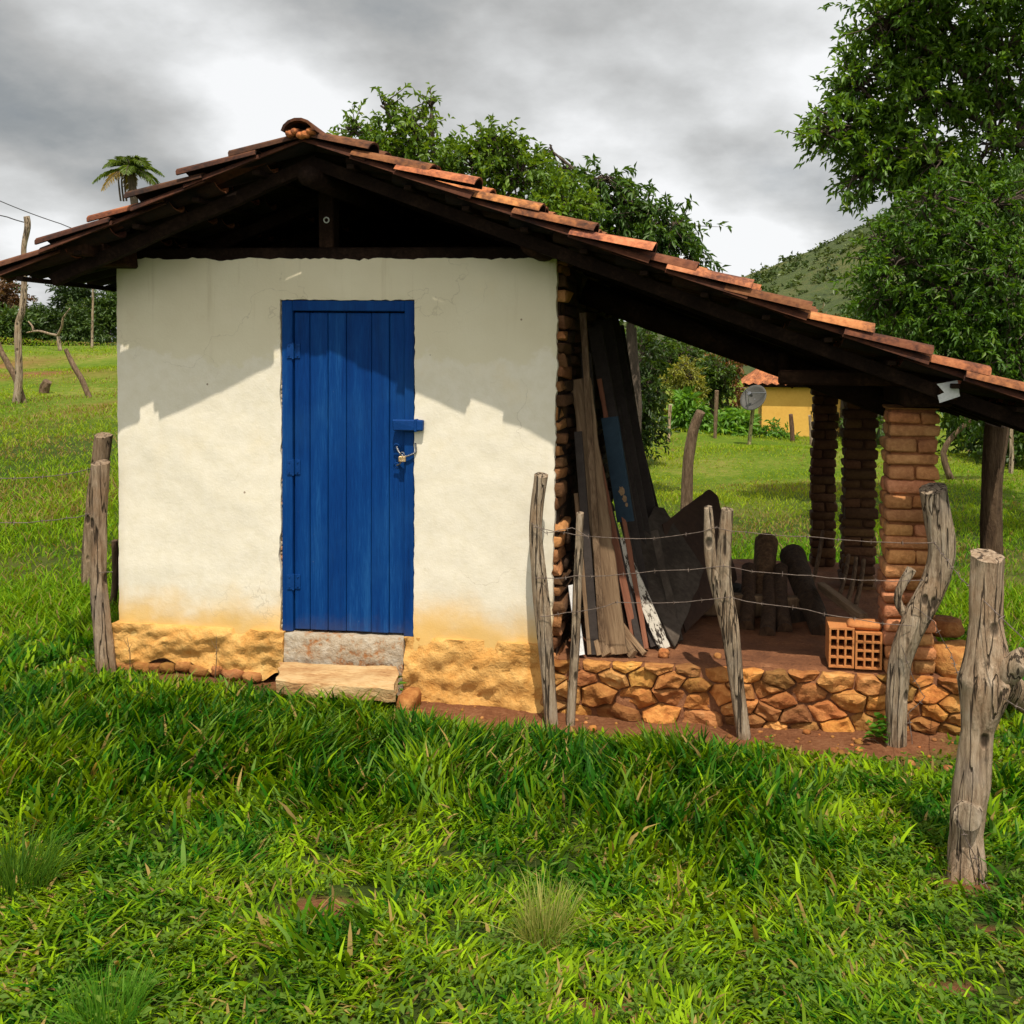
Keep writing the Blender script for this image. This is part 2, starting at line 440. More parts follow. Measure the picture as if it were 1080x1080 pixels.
# wall: cream limewash on an uneven render, whiter patched coat below, ochre splash at the foot
def wall_mat():
    m, nt, b = newmat("cream_limewash")
    v, o = coords(nt)
    sp = N(nt, "ShaderNodeSeparateXYZ"); nt.links.new(o, sp.inputs[0])
    n1 = noise(nt, v, 1.6, 6, 0.6); n2 = noise(nt, v, 14, 6, 0.65); n3 = noise(nt, v, 90, 4, 0.6)
    zz = math_(nt, "MULTIPLY_ADD", math_(nt, "SUBTRACT", n1, 0.5), 0.7, sp.outputs[2])
    zz = math_(nt, "MULTIPLY_ADD", math_(nt, "SUBTRACT", n2, 0.5), 0.05, zz)
    up_ = mrange(nt, zz, 1.72, 1.755)
    cream = ramp(nt, n1, [(0.3, (0.65, 0.57, 0.41)), (0.7, (0.72, 0.65, 0.49))])
    white = ramp(nt, n2, [(0.25, (0.70, 0.63, 0.49)), (0.6, (0.76, 0.695, 0.575))])
    c = mixc(nt, up_, white, cream)
    yel = mrange(nt, noise(nt, v, 2.3, 5, 0.6), 0.56, 0.74, 0, 0.4)
    c = mixc(nt, yel, c, (0.76, 0.64, 0.43))
    zf = math_(nt, "MULTIPLY_ADD", math_(nt, "SUBTRACT", noise(nt, v, 3.4, 6, 0.6), 0.5), 0.42, sp.outputs[2])
    foot = mrange(nt, zf, 0.30, -0.02, 0, 1.0)
    c = mixc(nt, foot, c, (0.72, 0.46, 0.16))
    vo = N(nt, "ShaderNodeTexVoronoi"); vo.inputs["Scale"].default_value = 5.5
    nt.links.new(o, vo.inputs["Vector"])
    c = mixc(nt, mrange(nt, vo.outputs["Distance"], 0.045, 0.03, 0, 0.75), c, (0.16, 0.09, 0.05))
    vd, _ = coords(nt, (9, 1, 0.55))
    drip = mrange(nt, noise(nt, vd, 1.5, 5, 0.6), 0.56, 0.72)
    topz = mrange(nt, zz, 1.45, 2.25)
    c = mixc(nt, math_(nt, "MULTIPLY", math_(nt, "MULTIPLY", drip, topz), 0.35), c, (0.42, 0.33, 0.20))
    blot = mrange(nt, noise(nt, v, 4.5, 7, 0.7), 0.60, 0.74, 0, 0.22)
    c = mixc(nt, blot, c, (0.55, 0.42, 0.26))
    wv = N(nt, "ShaderNodeVectorMath", operation="ADD")
    sc3 = N(nt, "ShaderNodeTexNoise"); sc3.inputs["Scale"].default_value = 3.0; sc3.inputs["Detail"].default_value = 6; nt.links.new(o, sc3.inputs["Vector"])
    nt.links.new(o, wv.inputs[0]); nt.links.new(sc3.outputs["Color"], wv.inputs[1])
    cr = N(nt, "ShaderNodeTexVoronoi"); cr.feature = "DISTANCE_TO_EDGE"; cr.inputs["Scale"].default_value = 0.9; nt.links.new(wv.outputs[0], cr.inputs["Vector"])
    crack = math_(nt, "MULTIPLY", mrange(nt, cr.outputs["Distance"], 0.006, 0.001), mrange(nt, noise(nt, v, 1.3, 3, 0.5), 0.50, 0.60))
    c = mixc(nt, math_(nt, "MULTIPLY", crack, 0.28), c, (0.30, 0.24, 0.17))
    nt.links.new(c, b.inputs["Base Color"])
    b.inputs["Roughness"].default_value = 0.92
    b.inputs["Specular IOR Level"].default_value = 0.15
    h = math_(nt, "MULTIPLY_ADD", n3, 0.25, math_(nt, "MULTIPLY_ADD", n2, 0.7, n1))
    bump(nt, b, h, 0.38, 0.010)
    return m
WALL = wall_mat()

def ground_mat():
    m, nt, b = newmat("meadow_soil")
    v, o = coords(nt)
    n1 = noise(nt, v, 0.35, 6, 0.6); n2 = noise(nt, v, 6, 8, 0.7); n3 = noise(nt, v, 40, 6, 0.7)
    g = ramp(nt, n2, [(0.3, (0.018, 0.026, 0.006)), (0.5, (0.04, 0.065, 0.010)), (0.7, (0.085, 0.10, 0.02))])
    g = mixc(nt, mrange(nt, n1, 0.5, 0.68, 0, 0.6), g, (0.16, 0.15, 0.035))
    s = ramp(nt, math_(nt, "MULTIPLY_ADD", n3, 0.5, math_(nt, "MULTIPLY", n2, 0.5)), [(0.3, (0.085, 0.03, 0.014)), (0.5, (0.20, 0.08, 0.036)), (0.7, (0.32, 0.155, 0.075))])
    a = N(nt, "ShaderNodeAttribute"); a.attribute_name = "Col"
    sep = N(nt, "ShaderNodeSeparateColor"); nt.links.new(a.outputs["Color"], sep.inputs[0])
    far_ = ramp(nt, math_(nt, "MULTIPLY_ADD", n1, 0.5, math_(nt, "MULTIPLY", n2, 0.5)), [(0.36, (0.055, 0.11, 0.007)), (0.5, (0.11, 0.165, 0.012)), (0.60, (0.20, 0.20, 0.04)), (0.7, (0.26, 0.20, 0.07))])
    g = mixc(nt, sep.outputs[1], g, far_)
    c = mixc(nt, sep.outputs[0], g, s)
    nt.links.new(c, b.inputs["Base Color"])
    b.inputs["Roughness"].default_value = 0.95
    b.inputs["Specular IOR Level"].default_value = 0.1
    bump(nt, b, math_(nt, "ADD", n2, n3), 0.9, 0.03)
    return m
GROUND = ground_mat()

def hill_mat():
    m, nt, b = newmat("scrub_hillside")
    v, o = coords(nt)
    n1 = noise(nt, v, 0.02, 6, 0.6); n2 = noise(nt, v, 0.30, 9, 0.8)
    c = ramp(nt, math_(nt, "MULTIPLY_ADD", n2, 0.5, math_(nt, "MULTIPLY", n1, 0.5)), [(0.36, (0.028, 0.055, 0.010)), (0.5, (0.075, 0.105, 0.018)), (0.62, (0.15, 0.14, 0.035))])
    nt.links.new(c, b.inputs["Base Color"]); b.inputs["Roughness"].default_value = 1.0
    bump(nt, b, n2, 1.0, 2.0)
    return m
HILL = hill_mat()

# ------------------------------------------------------------------ sky and sun
SUN_EL, SUN_AZ = 64.2, 17.0         # azimuth: degrees to the right of straight behind the viewer
sd = Vector((math.sin(R(SUN_AZ)) * math.cos(R(SUN_EL)), -math.cos(R(SUN_AZ)) * math.cos(R(SUN_EL)), math.sin(R(SUN_EL))))
ld = bpy.data.lights.new("sun", "SUN"); ld.energy = 5.0; ld.angle = R(0.55); ld.color = (1.0, 0.93, 0.80)
sun = bpy.data.objects.new("sun", ld); COL.objects.link(sun)
sun.rotation_euler = sd.to_track_quat("Z", "Y").to_euler()
sun.location = sd * 40

def make_world():
    w = bpy.data.worlds.new("World"); sc.world = w; w.use_nodes = True
    nt = w.node_tree; nt.nodes.clear()
    out = N(nt, "ShaderNodeOutputWorld")
    sky = N(nt, "ShaderNodeTexSky"); sky.sky_type = "NISHITA"; sky.sun_disc = False
    sky.sun_elevation = R(SUN_EL); sky.sun_rotation = R(180 - SUN_AZ)
    b1 = N(nt, "ShaderNodeBackground"); b1.inputs[1].default_value = 0.09
    nt.links.new(sky.outputs[0], b1.inputs[0])
    tc = N(nt, "ShaderNodeTexCoord")
    vec = tc.outputs["Generated"]
    sp = N(nt, "ShaderNodeSeparateXYZ"); nt.links.new(vec, sp.inputs[0])
    zz = math_(nt, "ADD", math_(nt, "MAXIMUM", sp.outputs[2], 0.0), 0.38)
    cb = N(nt, "ShaderNodeCombineXYZ")
    nt.links.new(math_(nt, "DIVIDE", sp.outputs[0], zz), cb.inputs[0])
    nt.links.new(math_(nt, "DIVIDE", sp.outputs[1], zz), cb.inputs[1])
    cb.inputs[2].default_value = 3.7
    n1 = noise(nt, cb.outputs[0], 1.6, 9, 0.52)
    n2 = noise(nt, cb.outputs[0], 5.0, 7, 0.55)
    val = math_(nt, "MULTIPLY_ADD", math_(nt, "SUBTRACT", n2, 0.5), 0.28, math_(nt, "SUBTRACT", n1, 0.5))
    val = math_(nt, "MULTIPLY_ADD", val, 1.6, 0.59)
    lobes = [(60, 165, 60, -0.36), (215, 165, 90, -0.16), (620, 70, 40, -0.08), (560, 190, 90, -0.05), (740, 200, 150, -0.05),
             (250, 120, 140, 0.20), (120, 30, 60, 0.10), (300, 105, 260, 0.22), (735, 260, 110, 0.20), (850, 170, 60, 0.08), (900, 20, 60, 0.14), (30, 255, 120, 0.25), (450, 20, 40, -0.05)]
    for px, py, k, amp in lobes:
        d = ray(px, py)
        vm = N(nt, "ShaderNodeVectorMath", operation="DOT_PRODUCT")
        nt.links.new(vec, vm.inputs[0]); vm.inputs[1].default_value = d
        e = math_(nt, "POWER", math_(nt, "MAXIMUM", vm.outputs["Value"], 0.0), float(k * 2.2))
        val = math_(nt, "MULTIPLY_ADD", e, amp, val)
    c = ramp(nt, val, [(0.08, (0.20, 0.225, 0.245)), (0.28, (0.33, 0.35, 0.36)), (0.44, (0.50, 0.505, 0.50)), (0.62, (0.72, 0.73, 0.73)), (0.80, (0.98, 0.99, 1.0))])
    # added sky glow on the sun's side, behind the viewer, filling the wall's shade
    vm = N(nt, "ShaderNodeVectorMath", operation="DOT_PRODUCT")
    nt.links.new(vec, vm.inputs[0]); vm.inputs[1].default_value = Vector((0.2, -0.85, 0.55)).normalized()
    e = math_(nt, "MULTIPLY", math_(nt, "POWER", math_(nt, "MAXIMUM", vm.outputs["Value"], 0.0), 2.0), 0.72)
    glow = N(nt, "ShaderNodeVectorMath", operation="SCALE")
    glow.inputs[0].default_value = (1.0, 0.96, 0.90)
    nt.links.new(e, glow.inputs["Scale"])
    c = mixc(nt, 1.0, c, glow.outputs[0], "ADD")
    b2 = N(nt, "ShaderNodeBackground"); b2.inputs[1].default_value = 1.0
    nt.links.new(c, b2.inputs[0])
    mx = N(nt, "ShaderNodeMixShader")
    cover = mrange(nt, n1, 0.30, 0.46, 0.75, 0.97)
    nt.links.new(cover, mx.inputs[0])
    nt.links.new(b1.outputs[0], mx.inputs[1]); nt.links.new(b2.outputs[0], mx.inputs[2])
    nt.links.new(mx.outputs[0], out.inputs[0])
make_world()
sc.view_settings.view_transform = "Standard"
sc.view_settings.look = "None"
sc.view_settings.exposure = -0.03
sc.view_settings.gamma = 1.0
sc.render.engine = "CYCLES"
sc.cycles.use_denoising = True
sc.cycles.max_bounces = 6
sc.cycles.diffuse_bounces = 3
sc.cycles.transmission_bounces = 3
sc.cycles.transparent_max_bounces = 4

# ------------------------------------------------------------------ soil mask
_pts = [(ground(345, 958), 0.16, 0.07), (ground(330, 962), 0.10, 0.05), (ground(575, 1000), 0.10, 0.05), (ground(990, 1045), 0.12, 0.05), (ground(1010, 935), 0.16, 0.06),
        (ground(640, 1070), 0.16, 0.05), (ground(1060, 985), 0.14, 0.05)]

def soil(x, y):
    x = np.asarray(x, float); y = np.asarray(y, float)
    wob = 0.07 * np.sin(6.1 * x) + 0.04 * np.sin(13.7 * x + 1.0)
    s = smooth01((x - 1.62) / 0.3) * smooth01((5.15 - x) / 0.3) * smooth01((y + 0.46 + wob) / 0.16) * (y < 3.4)
    under = ((x > 0.0) & (x < 5.1) & (y > -0.04) & (y < 3.4)).astype(float)
    s = np.maximum(s, under)
    s = np.maximum(s, 0.85 * smooth01((x - 0.05) / 0.2) * smooth01((2.2 - x) / 0.3) * smooth01((y + 0.18 + wob * 0.6) / 0.1) * (y < 3.4))
    for p, rx, ry in _pts:
        q = ((x - p.x) / rx) ** 2 + ((y - p.y) / ry) ** 2 + 0.3 * np.sin(40 * x) * np.sin(37 * y)
        s = np.maximum(s, smooth01(1.5 - q))
    # worn bank scars on the rising meadow
    for px, py, rx, ry in ((8, 388, 0.9, 0.5), (35, 393, 0.9, 0.5), (112, 396, 1.0, 0.5), (110, 425, 0.5, 0.3)):
        if (px, py) not in _sc: _sc[(px, py)] = ground(px, py)
        p = _sc[(px, py)]
        q = ((x - p.x) / rx) ** 2 + ((y - p.y) / ry) ** 2
        s = np.maximum(s, smooth01(1.4 - q))
    return s
_sc = {}

def axis(a, b, fine, lo, hi, grow=1.14):
    xs = list(np.arange(a, b + fine / 2, fine))
    st = fine; x = xs[-1]
    while x < hi:
        st = min(st * grow, 40); x += st; xs.append(x)
    st = fine; x = xs[0]; pre = []
    while x > lo:
        st = min(st * grow, 40); x -= st; pre.append(x)
    return np.array(pre[::-1] + xs)

def make_ground():
    xs = axis(-2.5, 7.5, 0.07, -700, 700); ys = axis(-4.6, 1.0, 0.07, -60, 1200)
    X, Y = np.meshgrid(xs, ys)
    Z = G(X, Y)
    nx, ny = len(xs), len(ys)
    V = np.stack([X, Y, Z], -1).reshape(-1, 3)
    i = np.arange(nx * ny).reshape(ny, nx)
    q = np.stack([i[:-1, :-1], i[:-1, 1:], i[1:, 1:], i[1:, :-1]], -1).reshape(-1, 4)
    s = soil(X, Y).reshape(-1)
    o = np_mesh("ground", V, q, np.zeros((0, 3), int), np.stack([s, smooth01((Y.reshape(-1) - 6) / 8), s], -1), GROUND)
    tag(o, "grassy meadow ground around the shed", "ground", kind="structure")
make_ground()

def make_hill():
    xs = np.linspace(-160, 420, 150); ys = np.linspace(110, 520, 110)
    X, Y = np.meshgrid(xs, ys)
    r2 = ((X - 118) / 88) ** 2 + ((Y - 344) / 100) ** 2
    Z = 70 * np.exp(-r2 / 2) - 3
    Z += 1.2 * np.sin(X * 0.11 + Y * 0.05) * np.sin(Y * 0.09) + 0.7 * np.sin(X * 0.31) * np.sin(Y * 0.27 + 1)
    i = np.arange(X.size).reshape(X.shape)
    q = np.stack([i[:-1, :-1], i[:-1, 1:], i[1:, 1:], i[1:, :-1]], -1).reshape(-1, 4)
    V = np.stack([X, Y, Z], -1).reshape(-1, 3)
    o = np_mesh("hill", V, q, np.zeros((0, 3), int), np.ones((len(V), 3)), HILL)
    tag(o, "green scrubby hill rising behind the big tree", "hill", kind="structure")
    return xs, ys, Z
HX, HY, HZ = make_hill()

def hillz(x, y):
    r2 = ((x - 118) / 88) ** 2 + ((y - 344) / 100) ** 2
    return 70 * np.exp(-r2 / 2) - 3 + 1.2 * np.sin(x * 0.11 + y * 0.05) * np.sin(y * 0.09) + 0.7 * np.sin(x * 0.31) * np.sin(y * 0.27 + 1)

# ------------------------------------------------------------------ foliage tools
def unit(v):
    return v / np.maximum(np.linalg.norm(v, axis=-1, keepdims=True), 1e-9)

def leaf_arrays(P, D, Nn, L, Wd, col, fold=0.25):
    """one pointed leaf of two triangles per row: base P, direction D, normal Nn"""
    n = len(P)
    D = unit(D); S = unit(np.cross(D, Nn)); Nn = np.cross(S, D)
    L = L[:, None]; Wd = Wd[:, None]
    mid = P + D * L * 0.45 + Nn * L * 0.05
    tip = P + D * L - Nn * L * 0.12
    V = np.stack([P, mid + S * Wd * 0.5 + Nn * Wd * fold, tip, mid - S * Wd * 0.5 + Nn * Wd * fold], 1).reshape(-1, 3)
    b = (np.arange(n) * 4)[:, None]
    T = np.concatenate([b + np.array([[0, 1, 2]]), b + np.array([[0, 2, 3]])], 0)
    C = np.repeat(col, 4, axis=0)
    return V, T, C

def sprays(center, radii, nspray, per, L, Wd, cols, seed, droop=0.3, twig=0.35, shell=0.55, upf=0.4):
    """leaf sprays filling an ellipsoid: returns leaf arrays and twig segments"""
    r = np.random.default_rng(seed)
    c = np.asarray(center); rad = np.asarray(radii)
    d = unit(r.normal(size=(nspray, 3)))
    rr = shell + (1 - shell) * r.random(nspray) ** 0.6
    rr[r.random(nspray) < 0.25] *= r.random() * 0.7 + 0.2
    # uneven outline: some directions reach further out
    wob = 1 + 0.28 * np.sin(3.1 * d[:, 0] + seed) * np.sin(2.7 * d[:, 1] + 1.3 * seed) + 0.18 * np.sin(7 * d[:, 2] + seed * 2)
    base = c + d * rad * (rr * wob)[:, None]
    tdir = unit(d * np.array([1, 1, 0.6]) + r.normal(size=(nspray, 3)) * 0.55 + np.array([0, 0, upf - droop]))
    tl = twig * (0.6 + 0.8 * r.random(nspray))
    n = nspray * per
    k = np.repeat(np.arange(nspray), per)
    t = np.tile(np.linspace(0.08, 1.0, per), nspray) + r.normal(size=n) * 0.05
    P = base[k] + tdir[k] * (tl[k] * t)[:, None] + np.array([0, 0, -1]) * (droop * tl[k] * t * t * 0.5)[:, None]
    side = unit(r.normal(size=(n, 3)))
    D = unit(tdir[k] * 0.7 + side * 0.9 + np.array([0, 0, -droop * 0.9]))
    Nn = unit(np.array([0, 0, 1.0]) + r.normal(size=(n, 3)) * 0.55)
    cc = np.asarray(cols)
    a = r.random((nspray, 1))[k] * 0.7 + r.random((n, 1)) * 0.3
    col = cc[0] * (1 - a) + cc[1] * a
    hot = r.random(n) < 0.05
    col[hot] = col[hot] * np.array([1.6, 1.25, 1.0])
    ln = L * (0.65 + 0.6 * r.random(n)); wd = Wd * (0.7 + 0.5 * r.random(n))
    return leaf_arrays(P, D, Nn, ln, wd, col), (base, base + tdir * (tl * 0.85)[:, None] + np.array([0, 0, -1]) * (droop * tl * 0.4)[:, None])

def tree(name, label, base, trunk, clusters, cols, L=0.1, Wd=0.045, per=12, droop=0.3, twig=0.35, group=None, cat="tree", mat=None, seed=1, trunk_r=0.12, bark=None, twigs=True, upf=0.4, limb_r=0.045, shell=0.55):
    """trunk: list of points; clusters: (centre, radii, sprays)"""
    root = empty(name, base, label, cat, group)
    mb = MB()
    n = len(trunk)
    mb.tube(trunk, [trunk_r * (1 - 0.6 * i / (n - 1)) for i in range(n)], n=9, rough=0.12, seed=seed, sub=3)
    Vs, Ts, Cs = [], [], []
    off = 0
    rr = random.Random(seed)
    for q, (c, rad, ns) in enumerate(clusters):
        (V, T, C), (ta, tb) = sprays(c, rad, ns, per, L, Wd, cols, seed * 31 + q, droop, twig, shell, upf)
        Vs.append(V); Ts.append(T + off); Cs.append(C); off += len(V)
        c = Vector(c)
        st = min((Vector(p) for p in trunk[1:]), key=lambda p: abs(p.z - (c.z - 0.75 * math.hypot(c.x - p.x, c.y - p.y))))
        midp = st.lerp(c, 0.5) + Vector((rr.uniform(-.2, .2), rr.uniform(-.2, .2), rr.uniform(0.0, .25))) * (c - st).length * 0.5
        mb.tube([st, midp, c], [limb_r, limb_r * 0.75, limb_r * 0.4], n=6, sub=3, rough=0.1, seed=q)
        if twigs:
            step = max(1, ns // 26)
            for i in range(0, ns, step):
                a = c.lerp(Vector(ta[i]), 0.15); b = Vector(ta[i]); e = Vector(tb[i])
                mb.tube([a, a.lerp(b, 0.6) + Vector((rr.uniform(-.08, .08), rr.uniform(-.08, .08), 0.05)), b, e], [limb_r * 0.35, limb_r * 0.28, limb_r * 0.2, limb_r * 0.08], n=4, cap=False)
    mb.build("trunk", bark or BARK, root, origin=base, smooth=True)
    np_mesh("crown", np.concatenate(Vs), np.zeros((0, 4), int), np.concatenate(Ts), np.concatenate(Cs), mat or LEAF, root, origin=tuple(base))
    return root

# ------------------------------------------------------------------ the shed
XL = at(123, 400, 0).x
XR = at(586, 400, 0).x
ZT = at(300, 273, 0).z
ridge = at(318, 131, -0.5)
eL = at(2, 274, -0.5)
eR = at(1076, 404, -0.5)
SL = (ridge.z - eL.z) / (ridge.x - eL.x)
SR = (ridge.z - eR.z) / (eR.x - ridge.x)
XE = eR.x + 0.42                  # right eave
FLOOR = at(800, 703, 0.05).z      # lean-to floor
DEPTH = 2.75
print("wall", XL, XR, ZT, "ridge", ridge, "slopes", SL, SR, "floor", FLOOR)

def roofz(x):
    return ridge.z - (ridge.x - x) * SL if x < ridge.x else ridge.z - (x - ridge.x) * SR

shed = empty("farm_shed", (1.38, 0.0, 0.0), "small whitewashed farm shed with blue door and tiled lean-to roof", "shed")

dL, dR = at(297, 500, 0).x, at(436, 500, 0).x
dT, dB = at(366, 317, 0).z, at(366, 669, 0).z
PT = at(200, 660, 0).z            # plinth top
print("door", dL, dR, dT, dB, "plinth", PT)

def make_front_wall():
    st = 0.028
    zb = PT - 0.12
    nx = int((XR - XL) / st); nz = int((ZT - zb) / st)
    bm = bmesh.new()
    g = {}
    def edge_x(z):
        return XR + 0.012 * mn.noise(Vector((z * 9, 1.3, 0))) + 0.012 * mn.noise(Vector((z * 31, 4.0, 0))) - 0.02 * max(0, (1.3 - z)) * 0.5
    for i in range(nx + 1):
        for k in range(nz + 1):
            z = zb + (ZT - zb) * k / nz
            x = XL + (edge_x(z) - XL) * i / nx
            if i == 0: x += 0.004 * mn.noise(Vector((z * 14, 8, 0)))
            if k == nz: z += 0.012 * mn.fractal(Vector((x * 6, 2, 5)), 0.5, 2.3, 5) + 0.008 * mn.noise(Vector((x * 30, 2, 5)))
            y = 0.010 * mn.noise(Vector((x * 1.6, z * 1.6, 0))) + 0.004 * mn.noise(Vector((x * 7, z * 7, 3)))
            if i == 0 or i == nx: y += 0.008
            g[i, k] = bm.verts.new((x, y, z))
    hL, hR, hT = dL - 0.004, dR + 0.003, dT + 0.003
    base_xz = {ik: (v.co.x, v.co.z) for ik, v in g.items()}
    km = nz // 2
    ia = min(range(nx + 1), key=lambda i: abs(base_xz[i, km][0] - hL)); ib = min(range(nx + 1), key=lambda i: abs(base_xz[i, km][0] - hR))
    rows_ = min(range(nz + 1), key=lambda k: abs(base_xz[ia, k][1] - hT)) - 1
    skip = {(i, k) for i in range(ia, ib) for k in range(rows_ + 1)}
    for (i, k), v in g.items():
        if i == ia and k <= rows_ + 1: v.co.x = hL - 0.014 * abs(mn.noise(Vector((v.co.z * 9, 0, 2)))) - 0.022 * max(0, mn.noise(Vector((v.co.z * 4, 7, 2))))
        if i == ib and k <= rows_ + 1: v.co.x = hR + 0.008 * abs(mn.noise(Vector((v.co.z * 12, 5, 2))))
        if k == rows_ + 1 and ia <= i <= ib: v.co.z = hT + 0.008 * abs(mn.noise(Vector((v.co.x * 12, 9, 2))))
    for i in range(nx):
        for k in range(nz):
            a = (g[i, k].co + g[i + 1, k + 1].co) / 2
            if (i, k) in skip:
                continue
            bm.faces.new((g[i, k], g[i + 1, k], g[i + 1, k + 1], g[i, k + 1]))
    bmesh.ops.delete(bm, geom=[v for v in bm.verts if not v.link_faces], context="VERTS")
    be = [e for e in bm.edges if e.is_boundary]
    for v in {v for e in be for v in e.verts}:
        cx, cz = v.co.x, v.co.z
        if dL - 0.1 < cx < dR + 0.1 and cz < dT + 0.1:
            v.co.x += random.uniform(-0.002, 0.002); v.co.z += random.uniform(-0.004, 0.004); v.co.y += random.uniform(0, 0.006)
    ret = bmesh.ops.extrude_edge_only(bm, edges=be)
    for v in [e for e in ret["geom"] if isinstance(e, bmesh.types.BMVert)]:
        v.co.y += 0.19
    bm.normal_update()
    vs = [v.co.copy() for v in bm.verts]
    bm.verts.index_update()
    fs = [[v.index for v in f.verts] for f in bm.faces]
    bm.free()
    o = link("front_wall", vs, fs, WALL, shed, origin=(XL, 0, PT))
    edgesmooth(o, 35)
make_front_wall()

def adobe_wall(name, x0, x1, y0, y1, z0, z1, along, mat, jit=0.012, hgt=0.105, ln=0.27, dark=1.0, parent=None, front=False):
    """courses of rough adobe blocks along an axis, on a mud core"""
    mb = MB()
    z = z0; row = 0
    while z < z1 - 0.02:
        h = min(hgt * random.uniform(0.88, 1.12), z1 - z)
        a0, a1 = (y0, y1) if along == "y" else (x0, x1)
        p = a0 - (ln * 0.5 if row % 2 else 0) * random.uniform(0.9, 1.1)
        while p < a1:
            q = p + ln * random.uniform(0.9, 1.1)
            s, e = max(p, a0), min(q, a1)
            if e - s > 0.03:
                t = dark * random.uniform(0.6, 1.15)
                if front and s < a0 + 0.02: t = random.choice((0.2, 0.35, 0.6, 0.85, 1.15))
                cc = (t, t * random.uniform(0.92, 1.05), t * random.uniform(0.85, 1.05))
                o1 = random.uniform(-jit, jit)
                if along == "y":
                    mb.box((x0 + 0.01 + o1, s + 0.006, z + 0.006), (x1 - 0.004 + o1, e - 0.006, z + h - 0.006), jit * 0.6, cc, 0.008)
                else:
                    mb.box((s + 0.006, y0 + 0.004 + o1, z + 0.006), (e - 0.006, y1 - 0.01 + o1, z + h - 0.006), jit * 0.6, cc, 0.008)
            p = q
        z += h; row += 1
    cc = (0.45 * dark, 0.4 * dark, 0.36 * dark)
    mb.box((x0 + 0.025, y0 + 0.025, z0), (x1 - 0.025, y1 - 0.025, z1 - 0.01), 0, cc)
    return edgesmooth(mb.build(name, mat, parent or shed), 50)

ZW = ZT - 0.03
def back_gable():
    mb = MB()
    xs = np.linspace(XL + 0.02, XR + 0.02, 15)
    for a_, b_ in zip(xs, xs[1:]):
        h0 = min(roofz(a_), roofz(b_)) - 0.12
        y0, y1 = DEPTH - 0.17, DEPTH - 0.01
        v = [(a_, y0, ZW), (b_, y0, ZW), (b_, y0, roofz(b_) - 0.13), (a_, y0, roofz(a_) - 0.13), (a_, y1, ZW), (b_, y1, ZW), (b_, y1, roofz(b_) - 0.13), (a_, y1, roofz(a_) - 0.13)]
        mb.add(v, [(0, 1, 2, 3), (7, 6, 5, 4), (3, 2, 6, 7)], (0.12, 0.11, 0.1))  # brick tone darkened so the attic behind the open gable stays black
    mb.build("back_gable", BRICK, shed)
back_gable()
adobe_wall("side_wall", XR - 0.13, XR + 0.035, 0.035, DEPTH, FLOOR - 0.05, roofz(XR) - 0.17, "y", BRICK, dark=0.13, front=True, jit=0.024, hgt=0.078)  # blocks behind the front end darkened to paint in the lean-to's shade
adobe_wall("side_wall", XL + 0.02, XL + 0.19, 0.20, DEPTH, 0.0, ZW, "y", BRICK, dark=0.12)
adobe_wall("back_wall", XL + 0.20, XR - 0.13, DEPTH - 0.19, DEPTH, 0.0, ZW, "x", BRICK, dark=0.12)  # back wall colour darkened to stand in for attic shade

def rough_patch(name, x0, x1, z_top, z_bot, y_front, thick, mat, amp, seed, origin=None, step=0.022, ragged=0.0):
    """an uneven thrown-plaster band: front grid with returns at top and sides"""
    nx = max(2, int((x1 - x0) / step)); nz = 16
    vs = []; fs = []
    for k in range(nz + 1):
        for i in range(nx + 1):
            x = x0 + (x1 - x0) * i / nx
            zt = z_top(x); zb = z_bot(x)
            z = zb + (zt - zb) * k / nz
            f = mn.fractal(Vector((x * 5, z * 7, seed)), 0.75, 2.1, 5)
            rg = abs(mn.noise(Vector((x * 8 + z * 9, z * 17 - x * 5, seed + 9))))
            y = y_front - amp * (f * 0.7 + 0.55 * (0.5 - rg)) + amp * 0.5
            zz = z
            if k == nz: y += 0.006; zz = z + 0.008 * mn.noise(Vector((x * 14, seed, 0)))
            if k == 0 and ragged: zz += ragged * mn.noise(Vector((x * 9, seed, 4)))
            xx = x + (0.01 * mn.noise(Vector((z * 16, seed, 1))) if i in (0, nx) else 0)
            vs.append((xx, y, zz))
    w = nx + 1
    for k in range(nz):
        for i in range(nx):
            a = k * w + i
            fs.append((a, a + 1, a + w + 1, a + w))
    n0 = len(vs)
    rim = [nz * w + i for i in range(w)]
    rimb = []
    for j in rim:
        vs.append((vs[j][0], y_front + thick, vs[j][2])); rimb.append(len(vs) - 1)
    for i in range(nx): fs.append((rim[i], rim[i + 1], rimb[i + 1], rimb[i]))
    for col, flip in ((0, True), (nx, False)):
        ed = [k * w + col for k in range(nz + 1)]
        bk = []
        for j in ed:
            vs.append((vs[j][0], y_front + thick, vs[j][2])); bk.append(len(vs) - 1)
        for k in range(nz):
            f = (ed[k], ed[k + 1], bk[k + 1], bk[k])
            fs.append(f[::-1] if not flip else f)
    bt = [i for i in range(w)]
    btb = []
    for j in bt:
        vs.append((vs[j][0], y_front + thick, vs[j][2])); btb.append(len(vs) - 1)
    for i in range(nx): fs.append((bt[i], btb[i], btb[i + 1], bt[i + 1]))
    return edgesmooth(link(name, vs, fs, mat, shed, origin=origin), 60)

